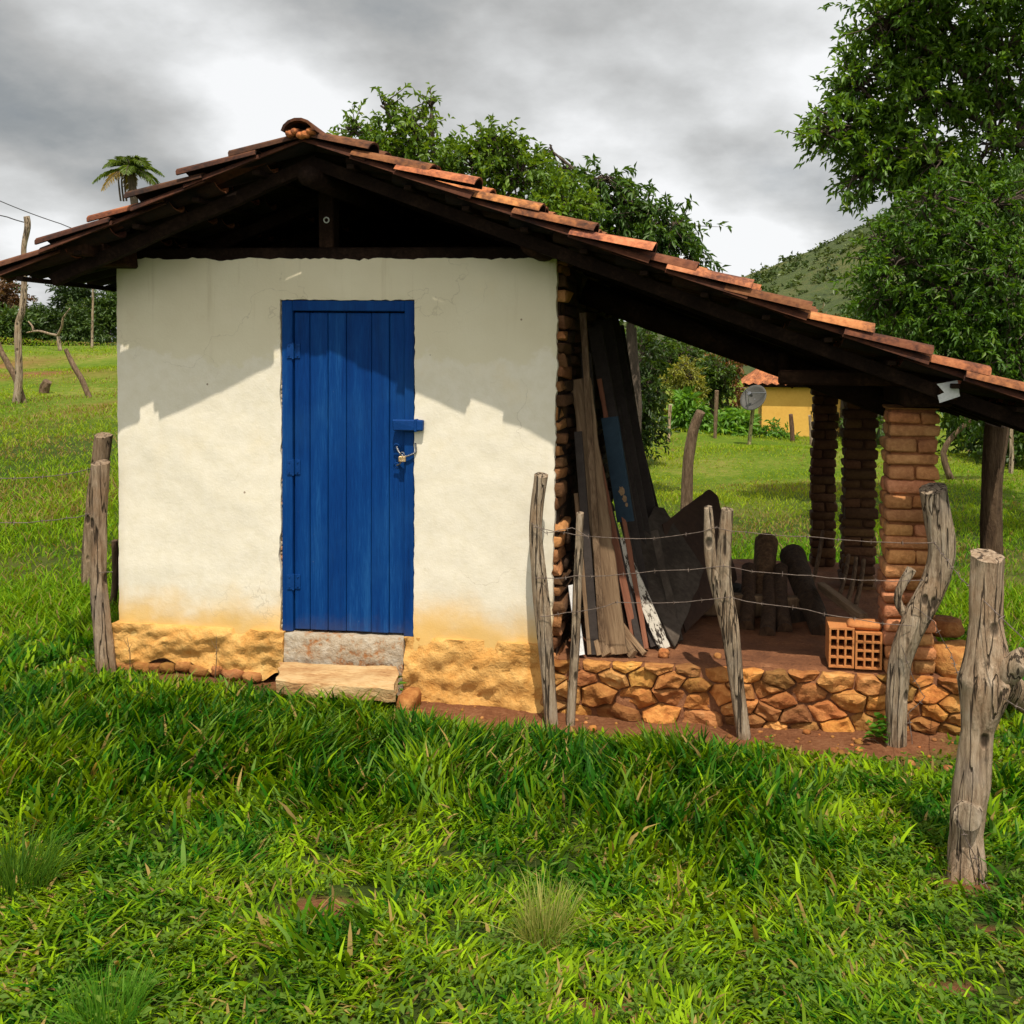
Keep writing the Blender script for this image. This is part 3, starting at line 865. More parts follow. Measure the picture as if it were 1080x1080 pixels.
ptop = lambda x: at(200, 660, 0).z + (at(555, 678, 0).z - at(200, 660, 0).z) * (x - 0.4) / 2.1
pbot = lambda x: float(G(x, -0.03)) + (0.05 if x < 1.15 else 0.03) + 0.03 * math.sin(x * 7)
rough_patch("plinth", XL - 0.03, dL + 0.02, ptop, pbot, -0.035, 0.10, PLASTER_OCHRE, 0.042, 2.0, ragged=0.05)
rough_patch("plinth", dR - 0.05, XR - 0.01, ptop, lambda x: float(G(x, -0.03)) - 0.06, -0.035, 0.10, PLASTER_OCHRE, 0.056, 5.0, ragged=0.0)
rough_patch("threshold", dL + 0.024, dR - 0.054, lambda x: dB - 0.004, lambda x: dB - 0.17 if x < 0 else float(G(x, 0)) - 0.05, -0.028, 0.16, CEMENT, 0.020, 8.0)
# footing stones showing below the plaster
def stone(mb, c, r, seed, tint, flat=1.0, box=2.6):
    n, m_ = 12, 8
    base = len(mb.v)
    vs = []; fs = []
    c = Vector(c)
    for k in range(m_ + 1):
        th = PI * k / m_
        for i in range(n):
            ph = 2 * PI * i / n
            d = Vector((math.sin(th) * math.cos(ph), math.sin(th) * math.sin(ph), math.cos(th)))
            s = (abs(d.x) ** box + abs(d.y) ** box + abs(d.z) ** box) ** (-1 / box)      # squarish rounded stone
            f = 1 + 0.20 * mn.noise(d * 1.4 + Vector((seed, 0, seed))) + 0.10 * mn.noise(d * 3.2 + Vector((0, seed, 2)))
            vs.append(c + Vector((d.x * r[0], d.y * r[1], d.z * r[2])) * s * f)
    for k in range(m_):
        for i in range(n):
            a = k * n + i; b = k * n + (i + 1) % n
            fs.append((a, a + n, b + n, b))
    mb.add(vs, fs, tint)

def stone_tint(a=0.75, b=1.15):
    t = random.uniform(a, b)
    return (t * random.uniform(0.92, 1.08), t * random.uniform(0.86, 1.04), t * random.uniform(0.7, 1.05))

mb = MB()
x = XL - 0.02
while x < dL - 0.05:
    w_ = random.uniform(0.03, 0.08)
    if random.random() < .72: stone(mb, (x + w_, random.uniform(-.015, .02), float(G(x, 0)) + 0.035 + random.uniform(-.02, .008)), (w_, 0.05, 0.032), x * 7, stone_tint(0.5, 0.85), box=6)
    x += w_ * 1.9
mb.build("footing", STONE, shed, smooth=True)

# stone base of the lean-to: field stones laid in red mud in front of a packed earth floor
LX0, LX1 = XR - 0.03, at(1022, 720, 0.0).x
def lean_base():
    mb = MB()
    z0 = float(G(3.5, -0.1)) - 0.12
    r_ = random.Random(4)
    H = FLOOR - 0.012 - z0
    pts = []
    tries = 0
    while len(pts) < 84 and tries < 6000:
        tries += 1
        p = (r_.uniform(LX0, LX1), r_.uniform(z0, z0 + H))
        big = 0.125 if p[1] < z0 + H * 0.55 and p[0] < LX0 + 1.1 else 0.078
        big *= r_.uniform(0.8, 1.25)
        if all(((p[0] - q[0]) / 1.9) ** 2 + (p[1] - q[1]) ** 2 > (0.5 * (big + q[2])) ** 2 for q in pts):
            pts.append((p[0], p[1], big))
    for i, p in enumerate(pts):
        poly = [(LX0 - .05, z0 - .03), (LX1, z0 - .03), (LX1, z0 + H), (LX0 - .05, z0 + H)]
        for j, q in enumerate(pts):
            if i == j: continue
            mx, mz = (p[0] + q[0]) / 2, (p[1] + q[1]) / 2
            nx_, nz_ = (q[0] - p[0]) / 3.2, q[1] - p[1]
            out = []
            for k in range(len(poly)):
                a_, b_ = poly[k], poly[(k + 1) % len(poly)]
                da = (a_[0] - mx) * nx_ + (a_[1] - mz) * nz_; db = (b_[0] - mx) * nx_ + (b_[1] - mz) * nz_
                if da <= 0: out.append(a_)
                if da * db < 0:
                    t = da / (da - db); out.append((a_[0] + (b_[0] - a_[0]) * t, a_[1] + (b_[1] - a_[1]) * t))
            poly = out
            if len(poly) < 3: break
        if len(poly) < 3: continue
        cx = sum(v[0] for v in poly) / len(poly); cz = sum(v[1] for v in poly) / len(poly)
        ring = []
        for k in range(len(poly)):
            a_, b_ = poly[k], poly[(k + 1) % len(poly)]
            n = max(2, int(math.hypot(b_[0] - a_[0], b_[1] - a_[1]) / 0.022))
            for q in range(n):
                t = q / n
                ring.append((a_[0] + (b_[0] - a_[0]) * t, a_[1] + (b_[1] - a_[1]) * t))
        size = sum(math.hypot(v[0] - cx, v[1] - cz) for v in ring) / len(ring)
        face = r_.uniform(-0.02, 0.022)
        tx, tz = r_.uniform(-.22, .22), r_.uniform(-.25, .15)
        vs, fs = [], []
        levels = [(0.985, 0.09), (0.965, 0.03), (0.90, 0.009), (0.76, 0.0), (0.5, -0.003), (0.25, -0.004)]
        nn = len(ring)
        for sc_, dy in levels:
            for (vx, vz) in ring:
                dx, dz = vx - cx, vz - cz
                rr = math.hypot(dx, dz)
                rnd = min(1.0, (size * 1.25 / max(rr, 1e-5)) ** 0.30) if rr > size else 1.0     # worn corners
                x_, z_ = cx + dx * sc_ * rnd, cz + dz * sc_ * rnd
                w1 = mn.noise(Vector((x_ * 14, z_ * 14, i * 1.7))); w2 = mn.noise(Vector((x_ * 34, z_ * 34, i * 2.1)))
                y_ = 0.0 + face + dy + (0.020 * w1 + 0.011 * w2) * (1 if dy < 0.05 else 0.2) + tx * dx + tz * dz
                vs.append((x_ + 0.006 * w2, y_, z_ + 0.006 * w1))
        for L_ in range(len(levels) - 1):
            for k in range(nn):
                a_ = L_ * nn + k; b_ = L_ * nn + (k + 1) % nn
                fs.append((a_, b_, b_ + nn, a_ + nn))
        vs.append((cx, face - 0.004 + 0.012 * mn.noise(Vector((cx * 14, cz * 14, i * 1.7))), cz))
        for k in range(nn):
            fs.append(((len(levels) - 1) * nn + k, (len(levels) - 1) * nn + (k + 1) % nn, len(vs) - 1))
        mb.add(vs, fs, stone_tint(0.5, 1.2))
    edgesmooth(mb.build("stone_base", STONE, shed), 32)
    # the mud core and the floor, one lumpy sheet with a front face
    nx, ny = 60, 50
    vs = []; fs = []
    for j in range(ny + 1):
        for i in range(nx + 1):
            x = LX0 - 0.02 + (LX1 + 0.0 - LX0) * i / nx
            y = 0.03 + 3.32 * max(j - 1, 0) / (ny - 1)
            if j == 0: vs.append((x, 0.035, z0)); continue
            z = FLOOR - 0.004 + 0.012 * mn.noise(Vector((x * 3, y * 3, 0))) + 0.008 * mn.noise(Vector((x * 11, y * 11, 2)))
            if j == 1: z -= 0.015
            vs.append((x, y, z))
    w_ = nx + 1
    for j in range(ny):
        for i in range(nx):
            a = j * w_ + i
            fs.append((a, a + 1, a + w_ + 1, a + w_))
    n0 = len(vs)
    for j in range(ny + 1):
        v = vs[j * w_ + nx]; vs.append((v[0], v[1], z0))
    for j in range(ny):
        fs.append((j * w_ + nx, n0 + j, n0 + j + 1, (j + 1) * w_ + nx))
    link("earth_floor", vs, fs, EARTH, shed, smooth=True)
lean_base()

def mortar_strip():
    mb = MB()
    for (x0, x1, z0, z1) in ((dL - 0.05, dL - 0.002, dB - 0.05, dT + 0.03), (dR + 0.002, dR + 0.04, dB - 0.05, dT + 0.03), (dL - 0.002, dR + 0.002, dT + 0.002, dT + 0.04)):
        n = max(2, int(max(x1 - x0, z1 - z0) / 0.03))
        for i in range(n):
            a, b_ = i / n, (i + 1) / n
            lo = (x0 + (x1 - x0) * a, 0, z0) if x1 - x0 > z1 - z0 else (x0, 0, z0 + (z1 - z0) * a)
            hi = (x0 + (x1 - x0) * b_, 0, z1) if x1 - x0 > z1 - z0 else (x1, 0, z0 + (z1 - z0) * b_)
            y = 0.020 + random.uniform(-0.006, 0.008)
            mb.box((lo[0], y, lo[2]), (hi[0], 0.12, hi[2]), 0.003, bev=0.006)
    edgesmooth(mb.build("door_surround", CEMENT, shed), 60)
mortar_strip()

# door
def make_door():
    fr = MB()
    fw = at(308, 500, 0).x - dL
    y0, y1 = 0.005, 0.085
    fr.box((dL, y0, dB), (dL + fw, y1, dT), 0, bev=0.004)
    fr.box((dR - fw * 0.9, y0, dB), (dR, y1, dT), 0, bev=0.004)
    fr.box((dL + fw, y0, dT - fw * 0.95), (dR - fw * 0.9, y1, dT), 0, bev=0.004)
    fr.build("door_frame", BLUE, shed)
    bx = [at(p, 500, 0).x for p in (308.5, 325, 344, 363.5, 390, 409, 426)]
    mb = MB()
    for i in range(6):
        o = random.uniform(-0.002, 0.002)
        mb.box((bx[i] + 0.0018, 0.026 + o, dB + 0.012), (bx[i + 1] - 0.0018, 0.055, dT - fw * 0.95 - 0.008), 0.0008, bev=0.004)
    mb.box((bx[0] + 0.01, 0.052, dB + 0.02), (bx[-1] - 0.01, 0.07, dT - fw * 0.95 - 0.015), 0)
    door = mb.build("door", BLUE, shed)
    for py in (370, 493, 614):
        z = at(308, py, 0).z
        h = MB()
        x = bx[0]
        h.box((x - 0.035, -0.002, z - 0.045), (x + 0.002, 0.004, z + 0.045), 0, bev=0.001)
        h.box((x + 0.005, 0.018, z - 0.045), (x + 0.04, 0.0245, z + 0.045), 0, bev=0.001)
        h.tube([(x, 0.006, z - 0.05), (x, 0.006, z + 0.05)], [0.008, 0.008], n=8)
        for dz in (-0.03, 0.03):
            h.tube([(x - 0.02, 0.0, z + dz), (x - 0.02, -0.006, z + dz)], [0.006, 0.004], n=6)
            h.tube([(x + 0.026, 0.02, z + dz), (x + 0.026, 0.013, z + dz)], [0.006, 0.004], n=6)
        h.build("hinge", IRONBLUE, door)
    a, b = at(416, 442, 0), at(447.5, 454.5, 0)
    l = MB()
    l.box((a.x, -0.040, b.z), (b.x, 0.0, a.z), 0.002, bev=0.006)
    l.box((b.x - 0.05, -0.048, b.z - 0.004), (b.x - 0.035, 0.0, a.z + 0.004), 0, bev=0.003)
    l.build("latch_block", IRONBLUE, door)
    # ring bolts, wire loop and padlock
    p1, p2 = at(418.5, 471, 0), at(418.5, 491, 0)
    for p in (p1, p2):
        s = MB()
        ring = [(p.x + 0.017 * math.cos(t), -0.002 - 0.006 * math.sin(t), p.z + 0.017 * math.sin(t)) for t in np.linspace(0, 2 * PI, 12)]
        s.tube(ring, [0.0045] * 12, n=6, cap=False)
        s.build("ring_bolt", IRONBLUE, door)
    c = MB()
    q = at(439, 476, 0)
    mid = at(428, 481, 0)
    c.tube([(p1.x, -0.005, p1.z), (p1.x + 0.02, -0.014, p1.z - 0.035), (mid.x, -0.016, mid.z), (mid.x + 0.04, -0.014, mid.z + 0.012), (q.x, -0.006, q.z), (q.x - 0.006, 0.0, q.z + 0.05)], [0.006] * 6, n=7, sub=4)
    c.tube([(p1.x, -0.002, p1.z), (p1.x + 0.03, -0.018, p1.z - 0.055), (p2.x + 0.03, -0.016, p2.z + 0.02), (p2.x, -0.003, p2.z)], [0.005] * 4, n=7, sub=4)
    c.build("chain", STEEL, door, smooth=True)
    k = at(425.5, 483, 0)
    pl = MB()
    pl.box((k.x - 0.022, -0.033, k.z - 0.022), (k.x + 0.022, -0.013, k.z + 0.012), 0, bev=0.004)
    pad = pl.build("padlock", BRASS, door)
    sh = MB()
    sh.tube([(k.x - 0.013, -0.023, k.z + 0.010), (k.x - 0.013, -0.023, k.z + 0.026), (k.x, -0.023, k.z + 0.036), (k.x + 0.013, -0.023, k.z + 0.026), (k.x + 0.013, -0.023, k.z + 0.010)], [0.0035] * 5, n=7, sub=4)
    sh.build("shackle", STEEL, pad, smooth=True)
make_door()

# roof -------------------------------------------------------------
RY0, RY1 = -0.52, 3.42
def tile_verts(w0, w1, length, rise, thick, segs=7):
    """half-round tile along +u (down the slope): w0 at the top end, w1 at the low end; convex up"""
    vs = []; fs = []
    stations = 3
    for s_ in range(stations):
        t = s_ / (stations - 1)
        w_ = w0 + (w1 - w0) * t
        for lay in (0, 1):
            for k in range(segs + 1):
                a = PI * (0.04 + 0.92 * k / segs)
                rr = w_ / 2 - lay * thick
                vs.append((t * length, -math.cos(a) * rr, math.sin(a) * (rise * w_ / w1 - lay * thick)))
    st = 2 * (segs + 1)
    for s_ in range(stations - 1):
        for k in range(segs):
            a = s_ * st + k; b = a + st
            fs.append((a, b, b + 1, a + 1))
            a2 = a + segs + 1; b2 = a2 + st
            fs.append((a2, a2 + 1, b2 + 1, b2))
        for k in (0, segs):
            a = s_ * st + k; b = a + st; a2 = a + segs + 1; b2 = a2 + st
            fs.append((a, a2, b2, b) if k == 0 else (a, b, b2, a2))
    for s_ in (0, stations - 1):
        for k in range(segs):
            a = s_ * st + k; a2 = a + segs + 1
            fs.append((a, a + 1, a2 + 1, a2) if s_ == 0 else (a, a2, a2 + 1, a + 1))
    return vs, fs

def make_roof():
    pitch = 0.205                                    # spacing of the rows along the ridge
    ncol = int((RY1 - RY0) / pitch)
    tv, tf = tile_verts(0.135, 0.175, 0.46, 0.062, 0.013)
    mb = MB()
    for side in (-1, 1):
        S = SL if side < 0 else SR
        ux = Vector((side, 0, -S)).normalized()
        un = Vector((side * S, 0, 1)).normalized()
        uy = Vector((0, 1, 0))
        run = (ridge.x - eL.x) if side < 0 else (XE - ridge.x)
        length = run * math.sqrt(1 + S * S)
        nc = int(round(length / 0.335))
        ex = length / nc
        for c in range(ncol + 1):
            y = RY0 + 0.08 + c * pitch
            lane = random.uniform(-0.012, 0.012)
            # cover tiles on top, channel tiles (turned over) between the rows
            for kind in (0, 1):
                yy = y + (pitch / 2 if kind else 0)
                if kind and c == ncol: continue
                for r_ in range(nc):
                    u0 = r_ * ex - 0.06
                    j = random.uniform(-0.018, 0.018) if c else random.uniform(-0.06, 0.05); tw = random.uniform(-0.03, 0.03); dn = random.uniform(-0.006, 0.008)
                    lift = 0.048 + random.uniform(-0.008, 0.018)
                    base = Vector((ridge.x, 0, ridge.z - 0.075)) + ux * (u0 + j) + uy * (yy + lane + (random.uniform(-0.02, 0.02) if c else random.uniform(-0.065, 0.02)))
                    if kind == 0:
                        v2 = []
                        for (a, b, h) in tv:
                            b2 = b + tw * a
                            v2.append(base + ux * a + uy * b2 + un * (h + dn + lift * (a / 0.46) - 0.004))
                        f2 = tf if side > 0 else [f[::-1] for f in tf]
                    else:
                        v2 = []
                        for (a, b, h) in tv:
                            # channels lie hollow side up, wide end uphill
                            v2.append(base + ux * (0.46 - a) + uy * b + un * (-h + 0.012 + lift * ((0.46 - a) / 0.46) - 0.012))
                        f2 = tf if side > 0 else [f[::-1] for f in tf]
                    if c == 0 and kind == 0:                     # dark filler tile added under the verge to block light leaks
                        mb.add([base + ux * a + uy * (b + 0.015) + un * (h * 0.9 - 0.022 + 0.012 * (a / 0.46)) for (a, b, h) in tv], f2 if kind else (tf if side > 0 else [f[::-1] for f in tf]), (0.16, 0.12, 0.11))
                    t = random.uniform(0.62, 1.2)
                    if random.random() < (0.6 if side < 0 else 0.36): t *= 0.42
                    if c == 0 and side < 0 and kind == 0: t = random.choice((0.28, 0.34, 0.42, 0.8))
                    cc = (t * random.uniform(0.95, 1.1), t * random.uniform(0.86, 1.0), t * random.uniform(0.75, 1.0))
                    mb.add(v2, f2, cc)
                    n_ = len(tv); half = 8                    # undersides blackened in colour to stand in for roof shade
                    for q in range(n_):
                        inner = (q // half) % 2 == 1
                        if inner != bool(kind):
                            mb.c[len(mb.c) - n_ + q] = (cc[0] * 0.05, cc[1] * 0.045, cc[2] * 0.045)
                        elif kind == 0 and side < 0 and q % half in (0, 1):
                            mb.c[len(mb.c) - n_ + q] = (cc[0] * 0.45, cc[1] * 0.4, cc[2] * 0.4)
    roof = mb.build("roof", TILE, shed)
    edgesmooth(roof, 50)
    # ridge tiles: larger half-round caps along the ridge
    rv, rf = tile_verts(0.17, 0.20, 0.48, 0.080, 0.016)
    y = RY0 - 0.03
    first = True
    while y < RY1 - 0.1:
        b = MB()
        v2 = [Vector((ridge.x + q, y + 0.48 - a, ridge.z - 0.078 + h + 0.02 * (a / 0.48) + 0.004)) for (a, q, h) in rv]
        t = 0.28 if first else random.uniform(0.4, 0.9)
        b.add(v2, rf, (t, t * 0.85, t * 0.8))
        edgesmooth(b.build("ridge_tile", TILE, roof), 50)
        first = False
        y += 0.40
    b = MB()                                          # lime mortar bedding of the first ridge tile
    for k in range(5):
        stone(b, (ridge.x - 0.06 + 0.03 * k, RY0 + 0.01, ridge.z - 0.055 + 0.012 * math.sin(k * 2)), (0.026, 0.03, 0.02), k * 3.1, (1.35, 1.15, 0.9))
    b.build("mortar", TILE, roof, smooth=True)
    # rafters and battens
    def rafter(y, side, x_end, w=0.05, h=0.07, wob=0.01):
        S = SL if side < 0 else SR
        un = Vector((side * S, 0, 1)).normalized()
        a = Vector((ridge.x + side * 0.02, y, ridge.z - 0.075)) - un * (0.072 + h / 2)
        x = x_end
        e = Vector((x, y + random.uniform(-wob, wob), roofz(x) - 0.075)) - un * (0.072 + h / 2)
        b = MB()
        L = (e - a).length
        n = 7
        ax = (e - a).normalized(); ay = Vector((0, 1, 0))
        rings = 16
        base = []
        for i in range(rings + 1):
            p = a.lerp(e, i / rings)
            for (sy, sn) in ((-1, -1), (-1, 1), (1, 1), (1, -1)):
                k = Vector((i * .45, sy + y * 3, sn + side))
                b.v.append(p + ay * sy * w / 2 * (1 + .25 * mn.noise(k)) + un * (sn * h / 2 * (1 + .2 * mn.noise(k + Vector((9, 0, 0)))) + .008 * mn.noise(Vector((i * .3, y, side)))))
                b.c.append((1, 1, 1))
        for i in range(rings):
            for k in range(4):
                b.f.append((i * 4 + k, i * 4 + (k + 1) % 4, i * 4 + 4 + (k + 1) % 4, i * 4 + 4 + k))
        b.f.append((3, 2, 1, 0)); b.f.append(tuple(rings * 4 + k for k in range(4)))
        return b.build("rafter", WOOD_DARK, shed)
    ys = [RY0 + 0.20, 0.36, 1.0, 1.65, 2.3, 2.9, RY1 - 0.1]
    for i, y in enumerate(ys):
        rafter(y, -1, eL.x + 0.16)
        rafter(y, 1, XE - 0.10)
    for side in (-1, 1):
        S = SL if side < 0 else SR
        un = Vector((side * S, 0, 1)).normalized()
        run = (ridge.x - eL.x) if side < 0 else (XE - ridge.x)
        n = int(run / 0.32)
        for i in range(1, n + 1):
            x = ridge.x + side * (run * i / n - 0.05)
            p = Vector((x, 0, roofz(x) - 0.075)) - un * 0.054
            b = MB()
            b.beam((p.x, RY0 + 0.07, p.z), (p.x, RY1 - 0.05, p.z), 0.045, 0.026, Vector((0, 0, 1)), bev=0.003)
            b.build("batten", WOOD_DARK, shed)
make_roof()

MP_X = at(907, 500, 2.25).x
def timbers():
    # wall plate under the gable, king post, purlin ends over the corners
    b = MB(); b.box((XL - 0.03, 0.02, ZT - 0.012), (XR + 0.03, 0.16, ZT + 0.075), 0.004, bev=0.012)
    b.build("tie_beam", WOOD_DARK, shed)
    x0, x1 = at(337, 230, 0.05).x, at(353, 230, 0.05).x
    b = MB(); b.box((x0, 0.03, ZT + 0.07), (x1, 0.13, roofz((x0 + x1) / 2) - 0.19), 0.003, bev=0.006, col=(1.5, 1.4, 1.35))
    kp = b.build("king_post", WOOD_DARK, shed)
    c = at(344, 232, 0.02)
    b = MB()
    ring = [(c.x + 0.016 * math.cos(t), 0.024, c.z + 0.016 * math.sin(t)) for t in np.linspace(0, 2 * PI, 14)]
    b.tube(ring, [0.004] * 14, n=6, cap=False)
    b.build("washer", TIN, kp, smooth=True)
    z = roofz(XL + 0.06) - 0.31
    # square plate end at the left corner, round log end at the right corner
    a = at(86, 262, -0.42); e = at(140, 278, -0.42)
    b = MB(); b.box((XL - 0.10, -0.44, ZT - 0.02), (XL + 0.10, DEPTH + 0.3, ZT + 0.075), 0.006, bev=0.012, col=(2.2, 1.9, 1.7))
    b.build("wall_plate", WOOD_DARK, shed)
    b = MB(); b.box((XL - 0.20, -0.13, ZT - 0.055), (XL + 0.16, -0.012, ZT + 0.05), 0.008, bev=0.012, col=(2.4, 2.0, 1.7))
    b.build("beam_end", WOOD_DARK, shed)
    for yb in (0.75, 3.02):                           # raking beams carrying the lean-to rafters
        x0, x1 = XR + 0.05, MP_X + 0.12
        b = MB(); b.tube([(x0, yb, roofz(x0) - 0.34), ((x0 + x1) / 2, yb + .02, roofz((x0 + x1) / 2) - 0.345), (x1, yb, roofz(x1) - 0.34)], [0.085, 0.08, 0.085], n=12, rough=0.08, seed=yb, sub=6)
        b.build("raking_beam", WOOD_DARK, shed, smooth=True)
    q = at(563, 257, -0.30)
    b = MB(); b.tube([(q.x, -0.32, q.z), (q.x + 0.01, 1.2, q.z + 0.0), (q.x + 0.02, DEPTH + 0.4, q.z)], [0.075, 0.078, 0.07], n=14, rough=0.05, seed=4, sub=4, col=(1.5, 1.3, 1.2))
    b.build("wall_plate", WOOD_DARK, shed, smooth=True)
    b = MB(); b.tube([(ridge.x, RY0 + 0.1, ridge.z - 0.27), (ridge.x, RY1 - 0.1, ridge.z - 0.27)], [0.06, 0.06], n=12, rough=0.05, seed=9)
    b.build("ridge_beam", WOOD_DARK, shed, smooth=True)
timbers()

# brick pillars of the lean-to
def pillar(xa, xb, y0, dep, z0, z1, course, dark):
    mb = MB()
    z = z0; row = 0
    while z < z1 - 0.015:
        h = min(course * random.uniform(0.9, 1.1), z1 - z)
        j = random.uniform(-0.012, 0.012); k = random.uniform(-0.012, 0.012)
        n = 2 if row % 2 else 1
        sp = random.uniform(0.42, 0.62)
        cuts = [xa, xa + (xb - xa) * sp, xb] if n == 2 else [xa, xb]
        for i in range(n):
            t = random.uniform(0.72, 1.18) * dark
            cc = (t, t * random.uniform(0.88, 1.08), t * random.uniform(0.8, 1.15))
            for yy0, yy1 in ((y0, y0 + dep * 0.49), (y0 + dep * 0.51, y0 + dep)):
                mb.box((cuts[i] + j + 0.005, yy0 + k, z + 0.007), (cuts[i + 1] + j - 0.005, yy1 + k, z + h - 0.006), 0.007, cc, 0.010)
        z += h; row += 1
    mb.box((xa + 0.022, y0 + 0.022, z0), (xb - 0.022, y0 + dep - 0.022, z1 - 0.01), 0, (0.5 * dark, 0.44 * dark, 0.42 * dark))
    return edgesmooth(mb.build("brick_pillar", BRICK, shed), 50)

FP = (at(932, 560, 0.12).x, at(986, 560, 0.12).x)
ztop = at(960, 428, 0.12).z
pillar(FP[0], FP[1], 0.035, 0.30, FLOOR - 0.25, ztop, 0.079, 1.4)  # front bricks brightened in colour as if sunlit
MP = (at(890, 500, 2.25).x, at(926, 500, 2.25).x)
pillar(MP[0], MP[1], 2.25, 0.28, FLOOR - 0.05, ztop + 0.04, 0.079, 0.26)  # same brick darkened to paint in the lean-to shade
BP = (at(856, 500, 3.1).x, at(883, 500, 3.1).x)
pillar(BP[0], BP[1], 3.1, 0.24, FLOOR - 0.25, ztop + 0.12, 0.079, 0.26)  # rear pillar bricks carry the same painted shade
mb = MB()                                             # eave beam across the pillars, its near end capped with tin
ebx = (at(985, 414, -0.16).x + at(1012, 414, -0.16).x) / 2
mb.box((FP[0] + 0.06, -0.15, ztop + 0.004), (FP[1] + 0.03, 3.35, ztop + 0.115), 0.006, bev=0.015, col=(1.4, 1.3, 1.2))
eb = mb.build("eave_beam", WOOD_DARK, shed)
mb = MB(); mb.beam((at(820, 410, 0.03).x, -0.06, ztop + 0.16), (at(1006, 410, -0.1).x, -0.06, ztop + 0.16), 0.085, 0.09, Vector((0, 1, 0)), bev=0.012, col=(1.5, 1.35, 1.2))
mb.build("tie_beam", WOOD_DARK, shed)
ca, cb_ = at(991, 404, -0.40), at(1010, 422, -0.40)
mb = MB(); mb.box((ca.x, -0.395, cb_.z), (cb_.x, 0.02, ca.z), 0.003, bev=0.006, col=(1.6, 1.4, 1.2))
tb = mb.build("beam_end", WOOD_DARK, shed)
pp = [at(988, 405, -0.402), at(1010, 401, -0.402), at(1012.5, 418, -0.402), at(991, 425, -0.402), at(989, 417, -0.402), at(996, 414, -0.402)]
vs = [tuple(p) for p in pp] + [(p.x, p.y + 0.006, p.z) for p in pp]
fs = [(5, 4, 3, 2, 1, 0), (6, 7, 8, 9, 10, 11)] + [(i, (i + 1) % 6, 6 + (i + 1) % 6, 6 + i) for i in range(6)]
link("tin_cap", vs, fs, TIN, tb)
# hanging strip of old tyre under the roof
h0 = at(826, 372, 0.6); h1 = at(838, 408, 0.6)
mb = MB(); mb.tube([h0, (h0 + h1) / 2 + Vector((-0.02, 0, -0.02)), h1], [0.03, 0.045, 0.02], n=8, sub=4, rough=0.1, col=(1.3, 1.1, 1.0))
mb.build("hanging_strap", WOOD_DARK, shed, smooth=True)

# stone step
def step():
    mb = MB()
    a = at(296, 699, -0.05); b = at(420, 700, -0.05)
    c = at(413, 722, -0.42); d = at(286, 717, -0.42)
    zt = (a.z + b.z) / 2
    top = [Vector((a.x, -0.06, zt)), Vector((b.x, -0.06, zt + 0.004)), Vector((c.x + 0.02, -0.42, zt - 0.012)), Vector((d.x + 0.02, -0.40, zt - 0.008))]
    n = 14
    vs = []; fs = []
    for j in range(n + 1):
        for i in range(n + 1):
            u, v = i / n, j / n
            p = top[0].lerp(top[1], u).lerp(top[3].lerp(top[2], u), v)
            p.z += 0.012 * mn.noise(p * 5) + 0.005 * mn.noise(p * 17)
            if i in (0, n) or j in (0, n):
                p.z -= 0.006; p += Vector((mn.noise(p * 11), mn.noise(p * 12 + Vector((3, 0, 0))), 0)) * 0.022
            vs.append(p)
    w_ = n + 1
    for j in range(n):
        for i in range(n):
            q = j * w_ + i
            fs.append((q + w_, q + w_ + 1, q + 1, q))
    rim = [i for i in range(w_)] + [j * w_ + n for j in range(1, w_)] + [n * w_ + i for i in range(n - 1, -1, -1)] + [j * w_ for j in range(n - 1, 0, -1)]
    prev = rim
    for lay in (0.035, 0.075):
        nw = []
        for r_ in rim:
            p = vs[r_].copy(); p.z = vs[r_].z - lay
            p += Vector((mn.noise(p * 9), mn.noise(p * 9 + Vector((5, 1, 0))), 0)) * 0.03
            vs.append(p); nw.append(len(vs) - 1)
        for i in range(len(rim)):
            k = (i + 1) % len(rim)
            fs.append((prev[i], prev[k], nw[k], nw[i]))
        prev = nw
    o = link("stone_step", vs, fs, SLAB, None)
    tag(o, "flat pale sandstone slab lying as a step below the blue door", "step")
    edgesmooth(o, 40)
    mb = MB()
    p = at(424, 722, -0.22)
    stone(mb, (p.x + 0.02, -0.16, float(G(p.x, -0.16)) + 0.03), (0.055, 0.12, 0.06), 3.3, (0.85, 0.8, 0.75), box=9)
    tag(mb.build("stone", STONE, smooth=True), "squarish rough stone at the right end of the door step", "stone")
step()

# ------------------------------------------------------------------ fence posts
def post(name, label, pix, widths, mat, cat="fence post", Y=None, base=None, n=22, rough=0.10, seed=0.0, extra=None, group=None, dy=None, tint=(1, 1, 1), sink=0.12, tilt=0.25, sub=9):
    """pix runs from the foot upwards; the foot stands on the ground"""
    g = ground(*pix[0]) if base is None else Vector(base)
    if base is None and Y is None and g.y > -0.17 and XL < g.x < LX1 and pix[0][1] > 700:   # stands clear of the wall foot
        Y = -0.17; q = at(*pix[0], Y); g = on_ground(q.x, Y); sink = max(sink, q.z - g.z + 0.12)
    Yp = g.y if Y is None else Y
    pts = []; rad = []
    for i, (px, py) in enumerate(pix):
        p = at(px, py, Yp)
        if dy: p = at(px, py, Yp + dy[i])
        pts.append(p)
        _, _, dep = proj(p)
        rad.append(widths[i] * (0.80 if "nearest pale" not in label else 0.93) / 2 / F * dep)
    pts.insert(0, pts[0] - (pts[1] - pts[0]).normalized() * sink); rad.insert(0, rad[0])
    mb = MB()
    mb.tube(pts, rad, n=n, rough=rough, seed=seed, sub=sub, col=tint, tilt=tilt)
    if extra: extra(mb, Yp)
    o = mb.build(name, mat, None, origin=g)
    edgesmooth(o, 55)
    tag(o, label, cat, group)
    return g, pts

